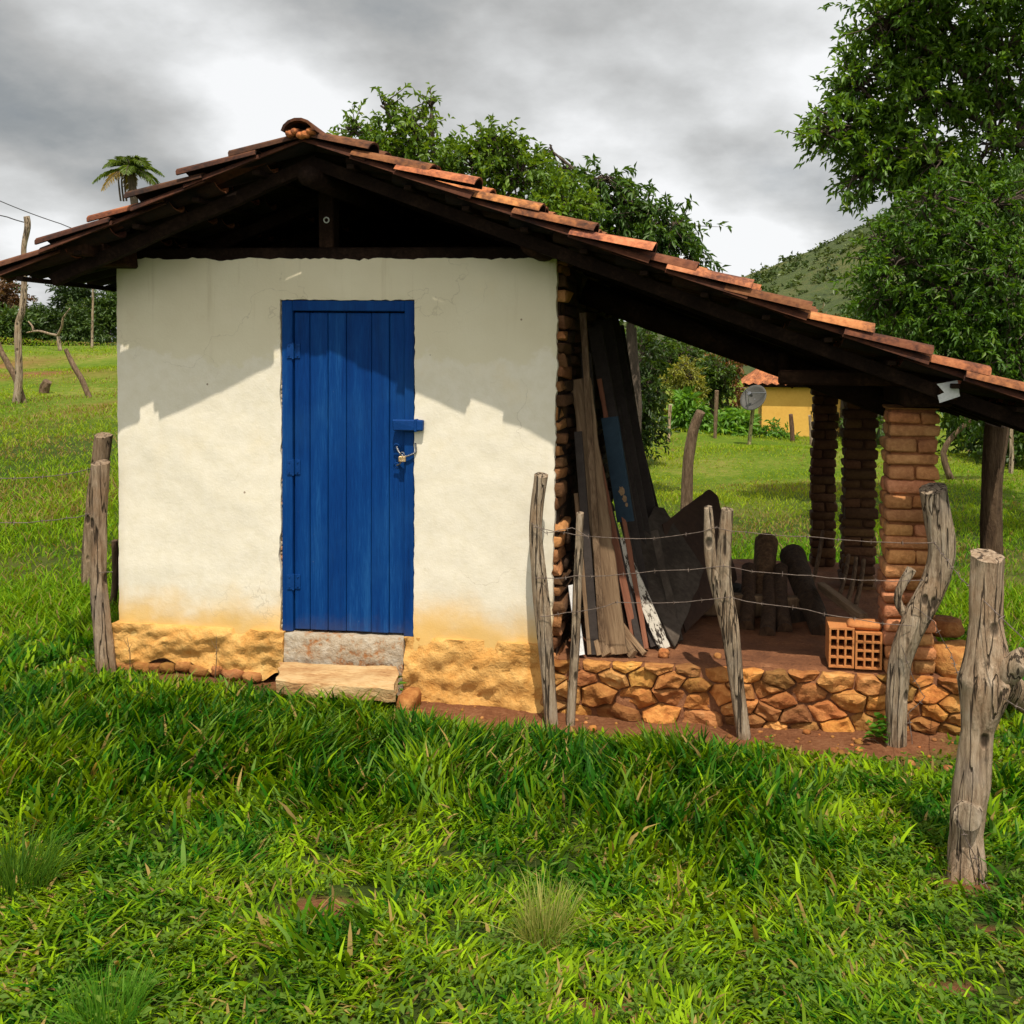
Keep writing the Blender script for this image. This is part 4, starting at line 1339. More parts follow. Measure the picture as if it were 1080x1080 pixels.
FG = "weathered fence posts in front of the shed"
gA, _ = post("fence_post", "stout grey fence post overlapping the right end of the cream wall", [(581, 757), (579, 730), (572, 640), (565, 560), (571, 501)], [17, 18, 21, 17, 19], WOOD_GREY, seed=1.2, group=FG)
gB, _ = post("fence_post", "thinnest fence post, a stick standing in front of the leaning planks", [(602, 758), (606, 690), (609, 620), (612, 541)], [12, 12, 12, 10], WOOD_GREY, seed=3.7, group=FG)
def forkC(mb, Y):
    p = [at(766, 660, Y), at(751, 595, Y - 0.02), at(747, 535, Y - 0.02)]
    mb.tube(p, [0.038, 0.036, 0.026], n=12, rough=0.12, seed=8, sub=5, tilt=0.3)
gC, _ = post("fence_post", "forked double-stemmed fence post in front of the lean-to opening", [(783, 766), (777, 720), (770, 660), (763, 600), (767, 537)], [18, 20, 24, 19, 15], WOOD_GREY, seed=5.1, extra=forkC, group=FG)
def kneeD(mb, Y):
    mb.tube([at(962, 655, Y + 0.02), at(947, 632, Y + 0.03), at(962, 600, Y + 0.02)], [0.035, 0.022, 0.03], n=10, rough=0.2, seed=2, sub=4)
gD, _ = post("fence_post", "thick crooked fence post bent in front of the brick pillar", [(945, 781), (946, 735), (950, 695), (965, 655), (987, 610), (993, 570), (984, 515)], [27, 27, 29, 37, 34, 36, 38], WOOD_GREY, seed=6.4, extra=kneeD, group=FG, rough=0.13)
def stubE(mb, Y):
    mb.tube([at(1037, 730, Y), at(1056, 712, Y - 0.04), at(1080, 694, Y - 0.10)], [0.055, 0.062, 0.045], n=12, rough=0.12, seed=3, sub=5, tilt=0.2)
    mb.tube([at(1052, 715, Y - 0.02), at(1066, 726, Y + 0.03), at(1086, 742, Y + 0.12)], [0.05, 0.055, 0.05], n=12, rough=0.1, seed=5, sub=4)
    mb.tube([at(1022, 850, Y + 0.03), at(1021, 858, Y - 0.05), at(1020, 862, Y - 0.095)], [0.05, 0.060, 0.056], n=14, rough=0.06, seed=7, sub=3)
gE, _ = post("fence_post", "nearest pale fence post with side branch and sawn knot at right", [(1018, 925), (1019, 880), (1025, 830), (1031, 770), (1041, 718), (1039, 655), (1041, 586)], [44, 34, 40, 36, 58, 33, 37], WOOD_GREY, seed=9.3, extra=stubE, group=FG, rough=0.13, tint=(1.15, 1.1, 1.08))
post("fence_post", "dark upright post standing in the grass right behind the nearest pale post", [(1047, 690), (1046, 580), (1046, 510), (1052, 447)], [26, 24, 23, 26], WOOD_BARK, seed=2.6, group=FG, tint=(0.6, 0.55, 0.5), rough=0.08)
gH, _ = post("fence_post", "front one of the two rough posts at the left corner of the shed", [(112, 706), (106, 640), (104, 570), (106, 488)], [23, 22, 19, 22], WOOD_GREY, seed=4.4, group=FG, rough=0.13, tint=(0.95, 0.9, 0.88), Y=-0.05)
gH2, _ = post("fence_post", "taller post leaning behind the front one at the left shed corner", [(92, 625), (96, 560), (103, 510), (109, 459)], [17, 19, 20, 21], WOOD_GREY, seed=7.7, group=FG, rough=0.12, tint=(0.85, 0.78, 0.72))
post("fence_post", "dark curved stick tight against the left side of the shed", [(117, 648), (122, 610), (121, 570)], [8, 9, 8], WOOD_BARK, seed=1.7, group=FG, tint=(0.5, 0.45, 0.4))
post("fence_post", "dark bent post rising behind the leaning boards in the lean-to", [(724, 600), (724, 535), (726, 490), (731, 455), (739, 434)], [17, 16, 14, 14, 12], WOOD_BARK, seed=3.1, rough=0.1, base=ground(724, 560), group=FG)
# far posts
FB = "posts on the meadow behind the shed"
post("fence_post", "short pale post in front of the dark bushes behind the lean-to", [(705, 465), (706, 445), (707, 427)], [4, 4, 4.5], WOOD_GREY, seed=1, group=FB, tint=(1.3, 1.25, 1.2), sink=0.3)
gP, _ = post("pole", "thin greenish pole below the satellite dish", [(790, 471), (792, 450), (795, 424)], [5, 5, 5], WOOD_GREY, cat="pole", seed=2, tint=(1.0, 1.15, 0.8), sink=0.3)
post("fence_post", "dark stub post in front of the yellow house", [(836, 466), (835, 450), (834, 437)], [6, 6, 5], WOOD_BARK, seed=3, group=FB, sink=0.3, tint=(0.7, 0.6, 0.6))
post("fence_post", "thin grey post beside the brick pillars in front of the yellow house", [(856, 470), (855, 452), (854, 438)], [5, 4, 4], WOOD_GREY, seed=4, group=FB, sink=0.3)
post("fence_post", "reddish mottled post in the bushes behind the bent post", [(754, 463), (755, 438), (756, 412)], [4.5, 5, 5], WOOD_BARK, seed=5, group=FB, sink=0.3)
post("fence_post", "weathered slab post in the shade far right of the brick pillar", [(1066, 500), (1067, 480), (1066, 447)], [6, 6, 6], WOOD_GREY, seed=6, group=FB, sink=0.3)
post("fence_post", "pale slab post between two trunks in the shade at right", [(1022, 476), (1022, 460), (1023, 440)], [5, 5, 4], WOOD_GREY, seed=8, group=FB, sink=0.3)
# far left
gT, tall = post("pole", "tall crooked grey pole carrying wire at the left edge", [(17, 426), (20, 395), (19, 345), (24, 325), (26, 285), (25, 262), (29, 240), (28, 228)], [10, 9, 8, 8, 7, 6, 8, 7], WOOD_GREY, cat="pole", seed=5.5, rough=0.08, sink=0.3)
post("stake", "stake leaning over to the left on the meadow beside the shed", [(94, 419), (87, 402), (76, 383), (69, 368)], [7, 7, 6.5, 5], WOOD_BARK, cat="stake", seed=2.2, sink=0.25)
post("tree_stump", "short chopped stump with pale cut top on the left meadow", [(46, 416), (47, 408), (50, 402)], [10, 12, 10], WOOD_BARK, cat="stump", seed=4.2, rough=0.25, sink=0.2)
post("tree_stump", "slanting dead trunk at the far left behind the tall pole", [(24, 425), (17, 400), (8, 383), (0, 368), (-6, 350)], [10, 8, 7, 7, 5], WOOD_BARK, cat="trunk", seed=6.2, sink=0.2)
def deadbranch():
    g = ground(64, 370)
    Y = g.y
    mb = MB()
    P = lambda a, b, dy=0: at(a, b, Y + dy)
    s = proj(g)[2] / F
    mb.tube([P(64, 372), P(62, 360), P(61, 354)], [2.2 * s, 1.9 * s, 1.6 * s], n=7, sub=3, rough=.1)
    mb.tube([P(61, 354), P(52, 352, .3), P(40, 349, .6), P(28, 351, .8)], [1.6 * s, 1.4 * s, 1.2 * s, .7 * s], n=7, sub=3, rough=.1)
    mb.tube([P(35, 349, .7), P(34, 344, .7), P(30, 339, .9)], [1.2 * s, 1.0 * s, .7 * s], n=6, sub=3)
    mb.tube([P(61, 354), P(65, 345, -.2), P(67, 335, -.3), P(74, 325, -.4)], [1.5 * s, 1.2 * s, 1.0 * s, .5 * s], n=7, sub=3, rough=.1)
    o = mb.build("dead_branch", WOOD_GREY, None, origin=g, smooth=True)
    tag(o, "bare forked dead branch sticking up from the left meadow", "branch")
deadbranch()

# ------------------------------------------------------------------ wires
def wire(label, pts, r=0.0022, barbs=True, name="barbed_wire", mat=None, sag=0.02, group="barbed wire strands", cat="wire", step=0.11):
    mb = MB()
    pts = [Vector(p) for p in pts]
    full = []
    for a, b in zip(pts, pts[1:]):
        n = max(4, int((b - a).length / 0.08))
        for i in range(n):
            t = i / n
            p = a.lerp(b, t)
            p.z -= sag * 4 * t * (1 - t) * min(1, (b - a).length)
            if barbs: p += Vector((random.uniform(-1, 1), random.uniform(-1, 1), random.uniform(-1, 1))) * 0.004
            full.append(p)
    full.append(pts[-1])
    mb.tube(full, [r] * len(full), n=5, sub=1)
    if barbs:
        d = 0
        for a, b in zip(full, full[1:]):
            d += (b - a).length
            if d > step:
                d = 0
                ax = (b - a).normalized()
                u = ax.orthogonal().normalized()
                u.rotate(Matrix.Rotation(random.uniform(0, 6.28), 3, ax))
                v = ax.cross(u)
                mb.tube([a - u * 0.015, a + ax * 0.002, a + u * 0.015], [r * 0.45, r * 1.3, r * 0.45], n=4, cap=False)
                mb.tube([a - v * 0.015 + ax * 0.008, a + ax * 0.008, a + v * 0.015 + ax * 0.008], [r * 0.45, r * 1.3, r * 0.45], n=4, cap=False)
    o = mb.build(name, mat or WIRE, None)
    return tag(o, label, cat, group)

YA, YB, YC, YD, YE = gA.y - 0.06, gB.y - 0.035, gC.y - 0.06, gD.y - 0.09, gE.y - 0.09
wire("top strand of barbed wire from the stout post across the lean-to", [at(562, 556, YA), at(604, 563, YB), at(690, 568, YB), at(755, 557, YC), at(850, 566, YC), at(985, 572, YD), at(1040, 635, YE), at(1100, 690, YE - 0.3)])
wire("middle strand of barbed wire crossing the lean-to opening", [at(565, 610, YA), at(606, 608, YB), at(690, 602, YB), at(762, 597, YC), at(840, 606, YC), at(975, 612, YD)])
wire("lowest strand of barbed wire above the stone base", [at(570, 650, YA), at(608, 645, YB), at(650, 636, YB), at(770, 630, YC), at(835, 640, YC), at(900, 652, YC), at(962, 660, YD)])
wire("second upper strand tying the stout post to the thin stick", [at(560, 551, YA), at(575, 562, YA - 0.01), at(604, 556, YB), at(620, 566, YB)], group="barbed wire strands")
wire("loose wire drooping from the crooked post down to the stones", [at(950, 680, YD), at(962, 712, YD), at(975, 735, YD + 0.03), at(958, 752, YD + 0.02), at(962, 785, YD)], sag=0.03)
wire("loose wire looping from the crooked post to the right", [at(965, 640, YD), at(985, 655, YD), at(1003, 690, YD + 0.1), at(1030, 745, YE + 0.3), at(1038, 715, YE)], sag=0.03)
wire("thin wire hanging off the nearest pale post into the grass", [at(1008, 860, YE), at(1025, 895, YE), at(1038, 930, YE), at(1075, 985, YE - 0.25), at(1100, 1010, YE - 0.3)], sag=0.02)
wire("wire running right from the side branch of the nearest post", [at(1040, 722, YE), at(1056, 735, YE), at(1090, 752, YE - 0.2)])
YL = gH.y - 0.05
wire("upper wire strand running left from the corner posts over the grass", [at(106, 492, YL), at(60, 501, YL - 0.02), at(0, 504, YL - 0.05), at(-90, 505, YL - 0.1)], r=0.003, group="fence wires left of the shed")
wire("lower wire strand running left from the corner posts over the grass", [at(104, 540, YL), at(60, 548, YL - 0.02), at(0, 551, YL - 0.05), at(-90, 550, YL - 0.1)], r=0.003, group="fence wires left of the shed")
wire("short wire wound round the front corner post", [at(93, 606, YL - .02), at(106, 604, YL - .05), at(119, 603, YL - .02)], group="fence wires left of the shed")
top = tall[-1]
wire("lower overhead line tied to the top of the tall pole", [at(-120, 196, top.y), at(8, 229, top.y), at(28, 235, top.y)], r=0.011, barbs=False, name="power_line", mat=CABLE, group="overhead lines", cat="cable")
wire("upper overhead line running behind the shed roof", [at(-120, 170, top.y + 4), at(0, 212, top.y + 4), at(64, 236, top.y + 4), at(150, 268, top.y + 4)], r=0.011, barbs=False, name="power_line", mat=CABLE, group="overhead lines", cat="cable")

# ------------------------------------------------------------------ timber stored in the lean-to
def board(name, label, bot, topp, w, t, mat, hint=Vector((0, 1, 0)), cat="plank", group="old boards leaning on the shed side wall", jit=0.003, rough_edge=0.0, bev=0.003):
    """a board built along its own z axis; bot and topp are world points"""
    bot = Vector(bot); topp = Vector(topp)
    az = (topp - bot).normalized(); L = (topp - bot).length
    ax = hint.cross(az).normalized(); ay = az.cross(ax)
    n = max(4, int(L / 0.06)) if rough_edge else 1
    vs = []; fs = []; s_ = random.uniform(0, 50)
    for i in range(n + 1):
        z = L * i / n
        e1 = rough_edge * (mn.noise(Vector((z * 5, s_, 0))) + 0.6 * mn.noise(Vector((z * 17, s_, 3))))
        e2 = rough_edge * (mn.noise(Vector((z * 5, s_, 7))) + 0.6 * mn.noise(Vector((z * 17, s_, 9))))
        bw = 0.01 * mn.noise(Vector((z * 1.2, s_, 5))) * (1 if rough_edge else 0)
        b_ = bev
        for (x, y) in ((-w / 2 + e1 + b_, -t / 2), (w / 2 + e2 - b_, -t / 2), (w / 2 + e2, -t / 2 + b_), (w / 2 + e2, t / 2 - b_), (w / 2 + e2 - b_, t / 2), (-w / 2 + e1 + b_, t / 2), (-w / 2 + e1, t / 2 - b_), (-w / 2 + e1, -t / 2 + b_)):
            vs.append((x, y + bw, z))
    for i in range(n):
        for k in range(8):
            a = i * 8 + k; b = i * 8 + (k + 1) % 8
            fs.append((a, b, b + 8, a + 8))
    fs.append(tuple(range(7, -1, -1))); fs.append(tuple(n * 8 + k for k in range(8)))
    me = bpy.data.meshes.new(name); me.from_pydata(vs, [], fs); me.update()
    a = me.color_attributes.new("Col", "FLOAT_COLOR", "POINT")
    tt = random.uniform(0.8, 1.15)
    a.data.foreach_set("color", np.tile(np.array([tt, tt * .97, tt * .94, 1], np.float32), len(vs)))
    me.materials.append(mat)
    o = bpy.data.objects.new(name, me); COL.objects.link(o)
    mw = Matrix((ax, ay, az)).transposed().to_4x4(); mw.translation = bot
    o.matrix_world = mw
    edgesmooth(o, 30)
    return tag(o, label, cat, group)

def onfloor(px, py, Y):
    p = at(px, py, Y); p.z = FLOOR + 0.012
    return p
def fl(px, py):
    """point of the lean-to floor seen at a pixel"""
    d = ray(px, py); t = (FLOOR + 0.012 - CAM.z) / d.z
    return CAM + d * t
SX = XR + 0.09                        # outer face of the side wall
board("plank", "thin white painted strip at the left end of the leaning boards", fl(613, 691), at(603, 617, 0.22), 0.045, 0.02, WHITEPAINT)
board("plank", "wide rough-edged tan slab, the lightest long board in the leaning stack", fl(651, 690), at(612, 400, 0.42), 0.13, 0.03, WOOD_PLANK, rough_edge=0.014)
board("plank", "short pale plank low between thin stick and wide slab", fl(640, 691), at(617, 640, 0.28), 0.06, 0.022, WOOD_PLANK)
board("plank", "narrow tan lath crossing the foot of the wide slab", fl(632, 691), at(608, 585, 0.25), 0.03, 0.018, WOOD_PLANK)
board("plank", "reddish narrow batten leaning right of the wide slab", fl(672, 684), at(630, 480, 0.55), 0.045, 0.03, REDWOOD)
board("plank", "short dark plank end with bolt holes lying at the foot of the stack", fl(668, 691), at(644, 655, 0.42), 0.06, 0.03, WOOD_PLANK)
board("plank", "board with peeling black and white paint at the right of the stack", fl(702, 684), at(652, 570, 0.50), 0.075, 0.03, PEEL, rough_edge=0.008)
board("plank", "long dark pole leaning high against the side wall", fl(664, 682), at(600, 420, 0.75), 0.05, 0.04, WOOD_DARK)
darks = [((685, 672), (612, 345), 1.0, 0.10), ((692, 655), (622, 338), 1.4, 0.14), ((700, 640), (632, 336), 1.7, 0.16), ((690, 630), (640, 345), 2.0, 0.18), ((705, 622), (646, 400), 2.3, 0.16), ((655, 690), (598, 480), 0.5, 0.05), ((628, 690), (597, 455), 0.30, 0.05), ((641, 684), (600, 372), 0.6, 0.07)]
labs = ["long black board leaning behind the red batten", "broad dark board leaning behind the long black board", "dark board deep in the stack beside the blue panel", "wide dark board behind the blue panel near the wall end", "rearmost dark board leaning at the far end of the side wall", "dark lath tucked behind the wide tan slab", "narrow dark strip just right of the ragged wall end", "dark plank whose top reaches highest beside the wall end"]
for (b_, t_, Y, w_), lb in zip(darks, labs):
    q = at(t_[0], t_[1], Y); q.x = max(q.x, SX)
    board("plank", lb, fl(*b_), q, w_, 0.028, DARKIN)
extra = [((622, 690), (603, 520), .26, .028, "PLANK", "slim tan stick second from the left in the leaning stack"), ((646, 690), (622, 560), .36, .035, "PLANK", "short tan offcut leaning against the wide slab"),
         ((659, 688), (618, 420), .60, .032, "DARK", "slim dark pole just right of the wide slab"), ((676, 686), (640, 520), .62, .04, "DARK", "dark pole close behind the red batten"), ((682, 684), (632, 400), .80, .03, "RED", "thin reddish pole rising beside the blue panel"),
         ((690, 682), (655, 540), .70, .045, "DARK", "dark plank hidden behind the peeling board"), ((656, 690), (634, 620), .40, .03, "PLANK", "short pale lath at the foot of the red batten"), ((680, 690), (652, 655), .34, .035, "PLANK", "low pale offcut lying before the peeling board"),
         ((694, 660), (650, 430), 1.2, .06, "DARK", "dark plank standing right of the blue panel"), ((636, 690), (598, 330), .45, .04, "BARK", "rough brown pole reaching up to the eave beside the wall end")]
for b_, t_, Y, w_, k_, lb in extra:
    q = at(t_[0], t_[1], Y); q.x = max(q.x, SX)
    board("plank", lb, fl(*b_), q, w_, w_ * .7, {"PLANK": WOOD_PLANK, "DARK": DARKIN, "RED": REDWOOD, "BARK": WOOD_BARK}[k_], rough_edge=0.004)
bp = board("panel", "faded blue panel with holes leaning amid the dark boards", at(660, 550, 0.52), at(643, 440, 0.50), 0.12, 0.02, BLUEBOARD, hint=Vector((0.35, 1, 0)), cat="panel", group=None)
for u_, z_, r_ in ((0.01, 0.20, 0.020), (0.022, 0.15, 0.015), (0.03, 0.11, 0.009)):
    n_ = 12
    ring = [(u_ + r_ * math.cos(2 * PI * k / n_) * (1 + .25 * math.sin(k * 2.3)), r_ * 1.5 * math.sin(2 * PI * k / n_) * (1 + .2 * math.cos(k * 3.1)) + z_) for k in range(n_)]
    for yy, sg in ((-0.0125, -1),):
        vs = [(x, yy, z) for x, z in ring] + [(x, yy + 0.003, z) for x, z in ring]
        fs = [tuple(range(n_)), tuple(range(2 * n_ - 1, n_ - 1, -1))] + [(k, n_ + k, n_ + (k + 1) % n_, (k + 1) % n_) for k in range(n_)]
        me = bpy.data.meshes.new("torn_patch"); me.from_pydata(vs, [], fs); me.update(); me.materials.append(TAN)
        o_ = bpy.data.objects.new("torn_patch", me); COL.objects.link(o_); o_.parent = bp
def warped_sheet(label, F_, R_, L_, mat, seed, t=0.014):
    """an old sheet standing on one corner F_, with a curl in it and chewed edges"""
    F_, R_, L_ = Vector(F_), Vector(R_), Vector(L_)
    nrm = (R_ - F_).cross(L_ - F_).normalized()
    n = 18
    vs = []; fs = []
    for lay in (0, 1):
        for j in range(n + 1):
            for i in range(n + 1):
                u, v = i / n, j / n
                eu = 0.02 * mn.noise(Vector((v * 6, seed, 1 if u < .5 else 5))) if i in (0, n) else 0
                ev = 0.02 * mn.noise(Vector((u * 6, seed, 9 if v < .5 else 13))) if j in (0, n) else 0
                if u + v > 1.86: eu -= (u + v - 1.86) * .5; ev -= (u + v - 1.86) * .5         # broken top corner
                p = F_ + (R_ - F_) * (u + eu) + (L_ - F_) * (v + ev)
                p += nrm * (0.03 * math.sin(u * 2.6 + seed) * (v) + 0.008 * mn.noise(Vector((u * 4, v * 4, seed))) + lay * t)
                vs.append(p)
    w_ = n + 1
    for j in range(n):
        for i in range(n):
            q = j * w_ + i; o2 = w_ * w_
            fs.append((q, q + w_, q + w_ + 1, q + 1)); fs.append((q + o2, q + 1 + o2, q + w_ + 1 + o2, q + w_ + o2))
    rim = [i for i in range(w_)] + [j * w_ + n for j in range(1, w_)] + [n * w_ + i for i in range(n - 1, -1, -1)] + [j * w_ for j in range(n - 1, 0, -1)]
    for k in range(len(rim)):
        a_, b_ = rim[k], rim[(k + 1) % len(rim)]
        fs.append((a_, b_, b_ + w_ * w_, a_ + w_ * w_))
    tag(edgesmooth(link("plywood_sheet", vs, fs, mat), 40), label, "sheet", "plywood sheets leaning in the lean-to")
warped_sheet("grey plywood sheet tilted on its corner right of the peeling board", fl(711, 683), at(742, 602, 1.10), at(660, 594, 0.75), GREYPLY, 1.0)
warped_sheet("dark brown plywood sheet leaning behind the grey tilted sheet", fl(722, 668), at(776, 612, 1.55), at(700, 552, 1.25), BROWNPLY, 4.0)
board("plank", "grey weathered strip leaning across the tilted plywood sheet", fl(716, 676), at(690, 560, 0.80), 0.05, 0.02, GREYPLY, rough_edge=0.006)

LG = "logs leaning at the back of the lean-to"
def log(label, bpx, tpx, Yt, w0, w1, seed, tint):
    b = fl(*bpx); t = at(*tpx, Yt)
    d0 = proj(b)[2] / F; d1 = proj(t)[2] / F
    mb = MB()
    m_ = b.lerp(t, 0.5) + Vector((random.uniform(-.02, .02), 0, 0))
    mb.tube([b, m_, t], [w0 / 2 * d0, (w0 + w1) / 4 * d0, w1 / 2 * d1], n=12, rough=0.09, seed=seed, sub=5, col=tint)
    o = edgesmooth(mb.build("log", WOOD_BARK, None, origin=b), 55)
    tag(o, label, "log", LG)
log("thickest log with a torn pale foot, leaning in the lean-to", (797, 648), (808, 572), 1.9, 20, 26, 2.1, (0.7, 0.56, 0.42))
log("short log with sawn end left of the thickest log", (787, 662), (790, 600), 1.6, 17, 16, 3.3, (0.4, 0.3, 0.22))
log("sawn log with round foot just right of the thickest log", (809, 668), (812, 610), 1.5, 16, 16, 4.8, (0.4, 0.31, 0.24))
log("slim sawn log, third from the left at the foot of the pile", (828, 665), (824, 600), 1.6, 17, 15, 5.9, (0.4, 0.31, 0.24))
log("broad dark trunk slanting at the right of the log pile", (868, 668), (836, 586), 1.9, 24, 28, 7.5, (0.3, 0.24, 0.19))
log("low log lying behind the sawn feet of the pile", (842, 655), (775, 625), 1.9, 22, 22, 8.5, (0.25, 0.23, 0.22))
SG = "thin poles propped against the middle brick pillar"
for i, (bx_, tx_, lb) in enumerate([((884, 632), (895, 585), "leftmost thin pole propped under the middle brick pillar"), ((893, 640), (903, 588), "second thin pole propped under the middle brick pillar"), ((902, 640), (911, 590), "rightmost thin pole propped under the middle brick pillar"), ((855, 622), (868, 560), "long thin pole leaning left of the middle brick pillar")]):
    b = fl(*bx_); t = at(*tx_, b.y + 0.35)
    mb = MB(); mb.tube([b, b.lerp(t, .5) + Vector((.01, 0, 0)), t], [0.018, 0.017, 0.015], n=8, rough=.1, seed=i, sub=3, col=(0.7, 0.62, 0.55))
    tag(edgesmooth(mb.build("stick", WOOD_BARK, None, origin=b), 55), lb, "stick", SG)
b = at(912, 651, 0.42)
board("plank", "squared timber whose bright sawn end pokes out above the hollow bricks", at(911, 652, 0.35), at(866, 618, 1.3), 0.055, 0.05, WOOD_PLANK, group=None)
fb = fl(725, 672)
mb = MB(); mb.box((fb.x, fb.y + 0.6, FLOOR), (fb.x + 0.75, fb.y + 0.72, FLOOR + 0.16), 0.01, bev=0.015, col=(0.6, 0.55, 0.5))
tag(mb.build("timber_beam", WOOD_PLANK), "low squared beam lying on the floor behind the plywood", "beam")
# small stuff behind the bricks on the floor
for px, py, r_, lb in ((700, 690, 0.03, "small broken stone beside the foot of the peeling board"), (757, 692, 0.02, "tiny stone on the bare floor edge near the forked post")):
    p = fl(px, py); mb = MB(); stone(mb, (p.x, p.y, FLOOR + r_ * 0.6), (r_ * 1.2, r_, r_), px, stone_tint())
    tag(mb.build("stone", STONE, smooth=True), lb, "stone")

# hollow bricks
def hollow(label, x0, x1, y0, y1, z0, z1, nx, nz):
    mb = MB()
    w_, h = x1 - x0, z1 - z0
    tx = 0.011
    cw = (w_ - tx * (nx + 1)) / nx; ch = (h - tx * (nz + 1)) / nz
    for i in range(nx + 1):
        a = x0 + i * (cw + tx)
        mb.box((a, y0, z0), (a + tx, y1, z1), 0)
    for k in range(nz + 1):
        for i in range(nx):
            a = x0 + tx + i * (cw + tx); z = z0 + k * (ch + tx)
            mb.box((a, y0 + 0.0005, z), (a + cw, y1 - 0.0005, z + tx), 0)
    mb.box((x0 + tx, y1 - 0.03, z0 + tx), (x1 - tx, y1 - 0.004, z1 - tx), 0, (0.06, 0.05, 0.05))  # near-black block closing the cells, painted shade inside the holes
    tag(mb.build("hollow_brick", CLAY), label, "brick", "hollow clay bricks on the lean-to edge")
p0 = at(874, 705, 0.06); p1 = at(902, 661, 0.06); p2 = at(931, 705, 0.06)
hb = FLOOR + 0.012
hollow("left hollow clay brick at the front edge of the lean-to floor", p0.x, p1.x - 0.003, 0.06, 0.32, hb, hb + 0.235, 3, 4)
hollow("right hollow clay brick touching the foot of the brick pillar", p1.x + 0.003, FP[0] - 0.004, 0.05, 0.30, hb, hb + 0.215, 3, 4)
mb = MB()
c = at(912, 662, 0.12)
mb.box((at(894, 660, 0.1).x, 0.075, hb + 0.218), (at(931, 660, 0.1).x - 0.004, 0.185, hb + 0.268), 0.004, bev=0.018)
tag(edgesmooth(mb.build("solid_brick", CLAY), 50), "solid red brick laid flat on top of the right hollow brick", "brick")
# block stones stacked right of the pillar
mb = MB(); p = at(985, 700, 0.1); q = at(1018, 690, 0.1)
stone(mb, (q.x - 0.05, 0.16, FLOOR + 0.07), (0.125, 0.12, 0.085), 5.5, (0.95, 0.95, 0.85), box=9)
tag(mb.build("stone", STONE, smooth=True), "big squared yellow stone on the base right of the brick pillar", "stone")
mb = MB(); stone(mb, (q.x - 0.07, 0.36, FLOOR + 0.2), (0.10, 0.09, 0.05), 8.5, (0.5, 0.42, 0.36), box=8)
tag(mb.build("stone", STONE, smooth=True), "dark stone lying behind the big squared yellow stone", "stone")

# ------------------------------------------------------------------ yellow house and dish
def yellow_house():
    Y0 = 26.0
    a = at(803, 466, Y0); x0 = a.x; x1 = at(905, 466, Y0).x
    zb = float(G(x0, Y0)) - 0.3
    ze = at(806, 404, Y0).z
    root = empty("yellow_house", ((x0 + x1) / 2, Y0, zb), "yellow rendered house with terracotta roof far behind the lean-to", "house")
    dep = 6.0
    mb = MB(); mb.box((x0, Y0, zb), (x1, Y0 + dep, ze), 0)
    mb.build("wall", YELLOW, root)
    mb = MB()
    ov = 0.32; rise = 1.5
    X0, X1, Ya, Yb = x0 - 0.62, x1 + 0.62, Y0 - ov, Y0 + dep + ov
    zr = ze - 0.02
    cx = (X0 + X1) / 2; cy = (Ya + Yb) / 2
    hip = min((X1 - X0), (Yb - Ya)) / 2
    r0 = Vector((X0 + hip, cy, zr + rise)); r1 = Vector((X1 - hip * 0.6, cy, zr + rise))
    def face(p, q, r_, s_):
        # corrugated rows of tiles on one roof plane (grid with a wavy section)
        p, q, r_, s_ = map(Vector, (p, q, r_, s_))
        nx, nz = 60, 12
        nrm = (q - p).cross(s_ - p).normalized()
        base = len(mb.v)
        for j in range(nz + 1):
            for i in range(nx + 1):
                u, v = i / nx, j / nz
                pt = p.lerp(q, u).lerp(s_.lerp(r_, u), v)
                pt += nrm * (0.035 * math.sin(u * nx * PI / 2) + 0.03 * ((v * 6) % 1))
                mb.v.append(pt)
                t = random.uniform(0.75, 1.15); mb.c.append((t * 1.1, t, t * 0.95))
        for j in range(nz):
            for i in range(nx):
                k = base + j * (nx + 1) + i
                mb.f.append((k, k + 1, k + nx + 2, k + nx + 1))
    A, B, C_, D = (X0, Ya, zr), (X1, Ya, zr), (X1, Yb, zr), (X0, Yb, zr)
    face(A, B, r1, r0); face(B, C_, r1, r1); face(C_, D, r0, r1); face(D, A, r0, r0)
    mb.build("roof", TILE, root)
    mb = MB(); mb.box((X0 + 0.08, Ya + 0.08, zr - 0.10), (X1 - 0.08, Yb - 0.08, zr - 0.02), 0)
    mb.build("eave_board", WOOD_DARK, root)
    # a window with shutter and a plinth line
    wx = x0 + 1.3
    mb = MB(); mb.box((wx + 1.6, Y0 - 0.03, zb + 1.3), (wx + 2.5, Y0 + 0.02, zb + 2.3), 0)
    mb.build("window", BROWNPLY, root)
yellow_house()

